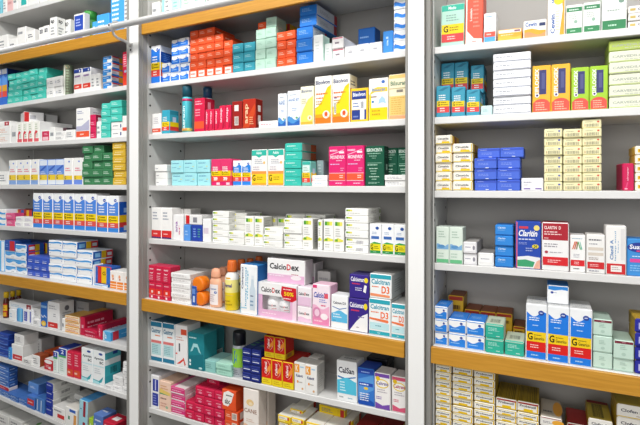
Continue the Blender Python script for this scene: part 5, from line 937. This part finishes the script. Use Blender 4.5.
DM2 = dict(D); DM2['e'] = D['e'] + [('r', 0, .86, 1, 1, '7c2a3c'), ('l', .4, .9, .7, .97, 1, 'd8b0b8')]
hq = B('R', 5, 'pale mint carton', D, 592.8, 612.6, 335, (2,), t=-.012, d=.09)
B('R', 5, 'pale mint carton with maroon edge on the pair', DM2, 592.8, 612.6, 318.4, t=-.012, d=.09, lift=hq)
hq = B('R', 5, 'pale mint carton under a maroon edged one', dict(D), 613.2, 634, 358, t=-.012, d=.09)
B('R', 5, 'maroon edged mint carton next to navy stack', dict(DM2), 613.2, 634, 339, t=-.012, d=.09, lift=hq)
D = dict(f='2a2f9c', s='a88a2a', t='b0902c', e=[('r', .15, .2, .9, .75, 'b8bce0'), ('r', .3, .35, .7, .6, '6a70c0'), ('r', 0, 0, 1, .06, '1c2074')])
B('R', 5, 'navy violet carton at the picture edge', D, 634.6, 655, 318, (4,), t=-.012, d=.1)

# sixth shelf, below the golden fascia
D = dict(f='f0eee6', s='d8b424', t='a88c28', e=[('t', 'Probenxil', .08, .5, .88, .76, '3a3c48'), ('r', .28, .1, .74, .34, 'e8c010'), ('r', 0, 0, 1, .1, 'e6bc14'), ('r', .94, 0, 1, 1, 'e4b814'), ('r', 0, .93, 1, 1, 'e4c83c')])
B('R', 6, 'white yellow flat carton in the post side stacks', D, 433.4, 451.4, 363, (10,), t=.0, d=.11)
B('R', 6, 'white yellow flat carton of the second tall stack', dict(D), 452.4, 473, 366, (10,), t=.0, d=.11)
B('R', 6, 'white yellow flat carton of the third tall stack', dict(D), 473.8, 495, 369.4, (10,), t=.0, d=.11)
D2 = dict(D); D2['e'] = D['e'] + [('r', 0, .84, 1, 1, 'a8282a')]
D2['te'] = [('b', .05, .05, .95, .95, '6a5a1c')]
hq = B('R', 6, 'white yellow flat carton of shorter stack', dict(D), 495.8, 539, 407, (7, 7), t=.0, d=.12, n=7, jit=.7)
B('R', 6, 'yellow carton with dark red edge on double stack', D2, 495.8, 539, 396.6, (1, 1), t=.0, d=.12, lift=hq, jit=.7)
D = dict(f='ebe8e2', s='c8a24a', t='b8b0a4', e=[('c', .85, .5, .3, .35, 'e8a83a'), ('l', .1, .3, .6, .6, 2, '8a8890'), ('r', 0, .92, 1, 1, '9a2a26')], te=[('c', .85, .5, .25, .4, 'e0a040'), ('l', .1, .2, .6, .4, 1, '5a5a60')])
B('R', 6, 'grey white carton with orange disc', D, 540, 562, 415, (5,), t=.0, d=.12)
B('R', 6, 'white carton with dark red edge set back', dict(f='e0dcd4', s='c8b060', t='9a2a28', e=[('r', 0, .85, 1, 1, '9a2a28'), lines(.1, .3, .9, .7, 2)]), 566, 588, 422, t=.03, d=.1)
D = dict(f='eeebe4', s='d4b02c', t='b09a3a', e=[('t', 'Clofen S', .1, .45, .8, .72, '4a4a58'), ('l', .6, .15, .9, .3, 1, 'b8a8a0'), ('r', 0, 0, 1, .06, 'e0bc2c')])
DR = dict(D); DR['te'] = [('r', 0, .85, 1, 1, '8a2420'), ('b', .2, .1, .7, .8, '4a4420')]
B('R', 6, 'white carton with yellow printed top', DR, 588, 612.6, 417.4, (5,), t=.0, d=.12)
B('R', 6, 'white yellow carton in the stack at picture edge', dict(D), 616.4, 650, 403, (6,), t=.004, d=.12)
# ------------------------------------------------------------------ cans, bottles, jars and tubs
def stand(name, b, k, xl, xr, ytop, t, label, cat, build, group=None, lift=0.0):
    """something round standing on a shelf: the photo's left and right edges give radius, its top the height"""
    bay = BAY[b]; S = bay.sh[k]
    t = max(t, S['tf'] + (.0145 if S['gold'] else .002)); xm = (xl + xr) / 2; r = .015
    for _ in range(4):
        s = bay.s_at(xm, t + r); Z = FWD.dot(bay.pt(s, t + r) - CAM)
        r = (xr - xl) / 2 * Z / F / math.hypot(1, (xm - CX) / F)
    h = bay.z_at(xm, ytop, t + r) - S['z'](s) - lift
    if k - 1 in bay.sh: h = min(h, bay.sh[k - 1]['z'](s) - .0235 - S['z'](s) - lift)
    o = empty(name, (0, 0, 0)); place(o, bay, s, t + r, S['z'](s) + lift + .0006, 0)
    tag(o, label, cat, group); build(o, r, h); return o
def wrap(r, w=2.2, off=0.0):
    return lambda u, v, oo, h=1.0: ((r + oo) * math.sin((u - .5) * w + off), -(r + oo) * math.cos((u - .5) * w + off), v)
def band(mb, r, z0, z1, m, n=28): mb.lathe([(r - .0002, z0), (r + .0003, z0), (r + .0003, z1), (r - .0002, z1)], m, n)
def spray(body, cap, ring, base, els, capf=.24):
    def f(o, r, h):
        hc = h * capf; bm_ = mat(body, .3, .1, 'painted_tin')
        m = MB(); m.lathe([(r * .92, 0), (r, .002), (r, h - hc - .006), (r * .93, h - hc), (r * .8, h - hc + .001)], bm_)
        if ring: band(m, r, h - hc - .016, h - hc - .007, mat(ring, .3, .1, 'painted_tin'))
        if base: band(m, r, .004, .016, mat(base, .3, .1, 'painted_tin'))
        R = wrap(r, 2.4)
        draw(m, els, lambda u, v, oo: R(u, v * (h - hc - .01), oo + .0004), seg=12)
        mesh_obj('can', m.mesh('can'), o)
        m = MB(); m.lathe([(r * .97, h - hc + .0004), (r * .97, h - .006), (r * .9, h - .001), (r * .8, h), (0, h)], mat(cap, .35, 0, 'plastic')); mesh_obj('cap', m.mesh('cap'), o)
    return f
stand('aerosol_can', 'M', 3, 182.2, 192.4, 85.6, .004, 'turquoise aerosol can with dark teal cap, middle bay third shelf', 'aerosol can',
      spray('49bccb', '16586a', 'c82a6a', 'd8d06a', [('tv', 'aerolin', .35, .1, .62, .8, 'e2f4f6'), ('r', .2, .06, .8, .12, 'e09a4a')]))
stand('aerosol_can', 'M', 3, 203, 212.4, 87, .062, 'aerosol can with navy cap behind the tall crimson carton, middle bay third shelf', 'aerosol can',
      spray('c9dfe6', '1a4a6c', '2a6a8c', None, [('tv', 'aer', .35, .3, .6, .7, '4a8a9c')]))
stand('aerosol_can', 'M', 7, 232.6, 246.2, 331, .012, 'aerosol can with black cap and lime label, middle bay seventh shelf', 'aerosol can',
      spray('b9bfc6', '14161f', None, None, [('r', 0, .34, 1, 1, '8ec63f'), ('p', [(.35, .5), (.45, .75), (.4, .9), (.5, .95), (.6, .8), (.75, .85), (.6, .7), (.62, .5), (.52, .6), (.45, .46)], '1f6fc0'), ('l', .2, .08, .8, .28, 3, '7a8088')], capf=.3))
# small brown bottles with yellow caps
def tonic(o, r, h):
    m = MB(); m.lathe([(r * .9, 0), (r, .003), (r, h * .62), (r * .8, h * .72), (r * .42, h * .78), (r * .42, h * .86)], mat('5a2418', .2, 0, 'amber_glass'))
    R = wrap(r, 2.6); draw(m, [('r', 0, .1, 1, .9, 'b8342c'), ('r', 0, .46, 1, .82, 'e0b02a'), ('r', .1, .12, .9, .36, 'd8a82a'), ('c', .5, .24, .25, .08, '8a3a2a'), ('l', .2, .55, .8, .75, 2, '8a4a20')], lambda u, v, oo: R(u, v * h * .62, oo + .0003), seg=12)
    mesh_obj('bottle', m.mesh('bottle'), o)
    m = MB(); m.lathe([(r * .82, h * .78), (r * .82, h * .97), (r * .74, h), (0, h)], mat('e8bf1c', .4, 0, 'plastic'), 24); mesh_obj('cap', m.mesh('cap'), o)
for i, (xl, xr, yt, t) in enumerate(((3.0, 9.8, 292.0, .010), (9.2, 15.8, 291.0, .045), (15.4, 21.8, 290.0, .080))):
    stand('tonic_bottle', 'L', 7, xl, xr, yt, t, ['yellow capped brown tonic bottle at the very front, left bay eighth shelf', 'middle one of three yellow capped tonic bottles, left bay eighth shelf', 'rearmost of three yellow capped tonic bottles, left bay eighth shelf'][i], 'bottle', tonic, 'yellow capped tonic bottles, left bay eighth shelf')
# greenish tin and green tub
def tin(o, r, h):
    m = MB(); m.lathe([(r * .96, 0), (r, .002), (r, h - .004), (r * .96, h - .001), (r * .9, h - .001), (r * .88, h - .004), (0, h - .004)], mat('8a9a80', .3, .35, 'lacquered_tin'))
    R = wrap(r, 2.8); draw(m, [('r', .05, .04, .35, .95, '7f9a74'), ('r', .5, .03, .62, .97, 'e6e8dc'), ('l', .66, .1, .95, .9, 9, '6f6a58'), ('c', .75, .92, .2, .06, 'd8cfa8')], lambda u, v, oo: R(u, v * h, oo + .0003), seg=12)
    mesh_obj('tin', m.mesh('tin'), o)
stand('tall_tin', 'L', 2, 63.2, 73.6, 65.4, .02, 'tall greenish metal tin between white cartons, left bay third shelf', 'tin', tin)
def tub(o, r, h):
    m = MB(); m.lathe([(r * .9, 0), (r, .003), (r, h * .72), (r * .97, h * .75)], mat('48b04a', .35, 0, 'plastic'))
    R = wrap(r, 2.2); draw(m, [('l', .15, .25, .85, .6, 3, 'b9e4b4')], lambda u, v, oo: R(u, v * h, oo + .0003)); mesh_obj('tub', m.mesh('tub'), o)
    m = MB(); m.lathe([(r * 1.02, h * .75), (r * 1.03, h * .96), (r * .97, h), (0, h)], mat('3c9a40', .35, 0, 'plastic')); mesh_obj('lid', m.mesh('lid'), o)
stand('plastic_tub', 'L', 1, 84, 97.4, 12.6, .05, 'round green plastic tub behind the rail, left bay second shelf', 'tub', tub)
# peach lotion bottles (flat, rounded) and yellow syrup bottles
def oval(mb, prof, m, n=32, dy=.62):
    Mx = Matrix.Diagonal((1, dy, 1, 1)); mb.lathe(prof, m, n, Mx)
def lotion(o, r, h):
    m = MB(); oval(m, [(r * .88, 0), (r, .004), (r, h * .62), (r * .93, h * .7), (r * .7, h * .75), (r * .66, h * .76)], mat('eeb695', .4, 0, 'peach_plastic'))
    R = lambda u, v, oo: (r * 1.02 * math.sin((u - .5) * 1.9), -(r * 1.03 + oo) * .62 * math.cos((u - .5) * 1.9) - oo, v * h * .7)
    draw(m, [('r', .1, .1, .9, .85, 'efe9ea'), ('l', .2, .62, .8, .74, 1, '8a98b8'), ('c', .7, .56, .12, .05, '4a6ab0'), ('l', .2, .2, .7, .5, 4, 'b8a8ac')], R, seg=14)
    mesh_obj('bottle', m.mesh('bottle'), o)
    m = MB(); oval(m, [(r * .74, h * .757), (r * .78, h * .8), (r * .76, h * .9), (r * .6, h * .97), (r * .3, h), (0, h)], mat('eaa988', .45, 0, 'peach_plastic'), dy=.7); mesh_obj('cap', m.mesh('cap'), o)
for i, (xl, xr, yt, t) in enumerate(((208.8, 223.6, 268.4, -.014), (216.4, 229.2, 267, .05), (222.2, 233.4, 266, .1))):
    stand('lotion_bottle', 'M', 6, xl, xr, yt, t, ['foremost peach lotion bottle with white label, middle bay sixth shelf', 'second peach lotion bottle, behind the labelled one, middle bay sixth shelf', 'third peach lotion bottle, deepest in the row, middle bay sixth shelf'][i], 'bottle', lotion, 'peach lotion bottles, middle bay sixth shelf')
def syrup(o, r, h):
    m = MB(); yl = mat('f0d324', .3, 0, 'yellow_plastic'); wh = mat('f3f1ea', .35, 0, 'white_plastic')
    m.lathe([(r * .9, 0), (r, .004), (r, h * .36), (r, h * .62), (r * .9, h * .70), (r * .62, h * .76), (r * .6, h * .77)], [yl, yl, mat('f2e68a', .35, 0, 'yellow_plastic'), wh, wh, wh])
    R = wrap(r, 2.0); draw(m, [('l', .15, .12, .85, .3, 2, 'b89a1c'), ('t', 'Pernal', .15, .62, .8, .72, '5a4a8c'), ('r', .3, .84, .7, .88, 'f0b82c'), ('r', .1, .4, .9, .42, 'e8d060')], lambda u, v, oo: R(u, v * h * .76, oo + .0006) if v < .84 else R(u, v * h * .76, oo - r * .02), seg=12)
    mesh_obj('bottle', m.mesh('bottle'), o)
    m = MB(); cm = mat('e2702a', .45, 0, 'plastic')
    m.lathe([(r * .66, h * .772), (r * .68, h * .8), (r * .62, h * .98), (r * .56, h), (0, h)], cm, 28)
    for q in range(14):
        a = q * math.pi / 7; m.box(r * .66 * math.cos(a) - .0006, r * .66 * math.cos(a) + .0006, r * .66 * math.sin(a) - .0006, r * .66 * math.sin(a) + .0006, h * .79, h * .95, cm)
    mesh_obj('cap', m.mesh('cap'), o)
for i, (xl, xr, yt, t) in enumerate(((225, 239.4, 260.4, -.014), (235.4, 247.4, 259.4, .05), (245, 256, 258.6, .094), (250.4 + 3.4, 264.4, 256.4, .13))):
    stand('syrup_bottle', 'M', 6, xl, xr, yt, t, ['yellow and white syrup bottle with orange cap at the front, middle bay sixth shelf', 'second orange capped syrup bottle from the front, middle bay sixth shelf', 'third orange capped syrup bottle from the front, middle bay sixth shelf', 'rearmost orange capped syrup bottle, middle bay sixth shelf'][i], 'bottle', syrup, 'orange capped syrup bottles, middle bay sixth shelf')
# two orange jars lying on their sides, one on the other
bay = MBY; S = bay.sh[6]
def lying(xl, xr, yc, r, lift, label):
    t = -.012; s = bay.s_at((xl + xr) / 2, t + .02)
    o = empty('orange_bottle', (0, 0, 0)); place(o, bay, s, t, S['z'](s) + lift + r + .0006, 0, math.radians(0))
    tag(o, label, 'bottle', 'orange bottles lying down, middle bay sixth shelf')
    Mx = Matrix.Rotation(-math.pi / 2, 4, 'X')
    og = mat('ee7d18', .35, 0, 'orange_plastic')
    m = MB(); m.lathe([(0, .001), (r * .55, .0), (r * .9, .001), (r, .004), (r, .024), (r * .98, .026)], og, 30, Mx); mesh_obj('cap', m.mesh('cap'), o)
    m = MB(); m.lathe([(r * .9, .0265), (r * .9, .028), (r * .95, .030), (r * .95, .040), (r * .85, .043), (0, .043)], mat('e88a2c', .35, 0, 'orange_plastic'), 30, Mx); mesh_obj('bottle', m.mesh('bottle'), o)
    return 2 * r
rl = .0265
h1 = lying(197.4, 208.4, 300, rl * .94, 0, 'orange capped bottle lying on its side at the bottom, middle bay sixth shelf')
lying(195.4, 207.0, 286, rl * 1.02, h1 + .001, 'orange capped bottle lying on top of another, middle bay sixth shelf')

# black lid-like case behind the blue carton
b_, S = MBY, MBY.sh[7]
sa, sb = b_.s_at(367, .1), b_.s_at(387.5, .1); hz = b_.z_at(370, 357.5, .1) - S['z'](sa)
o = empty('black_case', (0, 0, 0)); place(o, b_, (sa + sb) / 2, .1, S['z']((sa + sb) / 2) + .0006, math.atan(S['g']))
tag(o, 'glossy black case half hidden behind the blue carton, middle bay seventh shelf', 'case')
w2 = (sb - sa) / 2; bk = mat('15171f', .25, 0, 'black_plastic')
m = MB(); m.box(-w2, w2, 0, .07, 0, hz * .8, bk, .006, 3); mesh_obj('body', m.mesh('body'), o)
m = MB(); m.box(-w2 - .001, w2 + .001, -.001, .071, hz * .802, hz, bk, .004, 3); mesh_obj('lid', m.mesh('lid'), o)
# ------------------------------------------------------------------ the room
def structure(name, x0, x1, y0, y1, z0, z1, m):
    mb = MB(); mb.box(x0, x1, y0, y1, z0, z1, m); o = mesh_obj(name, mb.mesh(name)); o['kind'] = 'structure'; return o
paint = mat('e6e4df', .7, 0, 'wall_paint', .03, 2); tile = mat('8f8a82', .35, 0, 'floor_tile', .06, 3)
XL, XR = sL['L'] - .4, sR['R'] + .3
structure('wall_back', XL, XR, .32, .36, 0, 3.0, paint)
structure('floor', XL, XR, -4, .32, -.05, 0, tile)
structure('ceiling', XL, XR, -4, .32, 3.0, 3.05, mat('efefec', .8, 0, 'ceiling_paint', .02, 2))
def lamp(x, y, z, sx_, sy_, e, rx=0, nm='ceiling_light'):
    l = bpy.data.lights.new(nm, 'AREA'); l.shape = 'RECTANGLE'; l.size = sx_; l.size_y = sy_; l.energy = e; l.color = (1, .985, .96)
    o = bpy.data.objects.new(nm, l); o.location = (x, y, z); o.rotation_euler = (rx, 0, 0); C.objects.link(o)
lamp(-.7, -.95, 2.97, 3.4, .3, LAMP1, math.radians(12))
lamp(-.5, -2.6, 2.97, 3.4, .6, LAMP2, math.radians(25))
lamp(.5, -3.9, 1.95, 3.2, 1.7, FRONT_FILL, math.radians(90), 'front_fill_light')  # unseen area light added as frontal fill
w = bpy.data.worlds.new('world'); sc.world = w; w.use_nodes = True
w.node_tree.nodes['Background'].inputs[0].default_value = (.93, .96, 1, 1); w.node_tree.nodes['Background'].inputs[1].default_value = WORLD
sc.view_settings.view_transform = 'Standard'; sc.view_settings.look = 'None'; sc.view_settings.gamma = 1.0; sc.view_settings.use_curve_mapping = False
sc.view_settings.exposure = EXPO
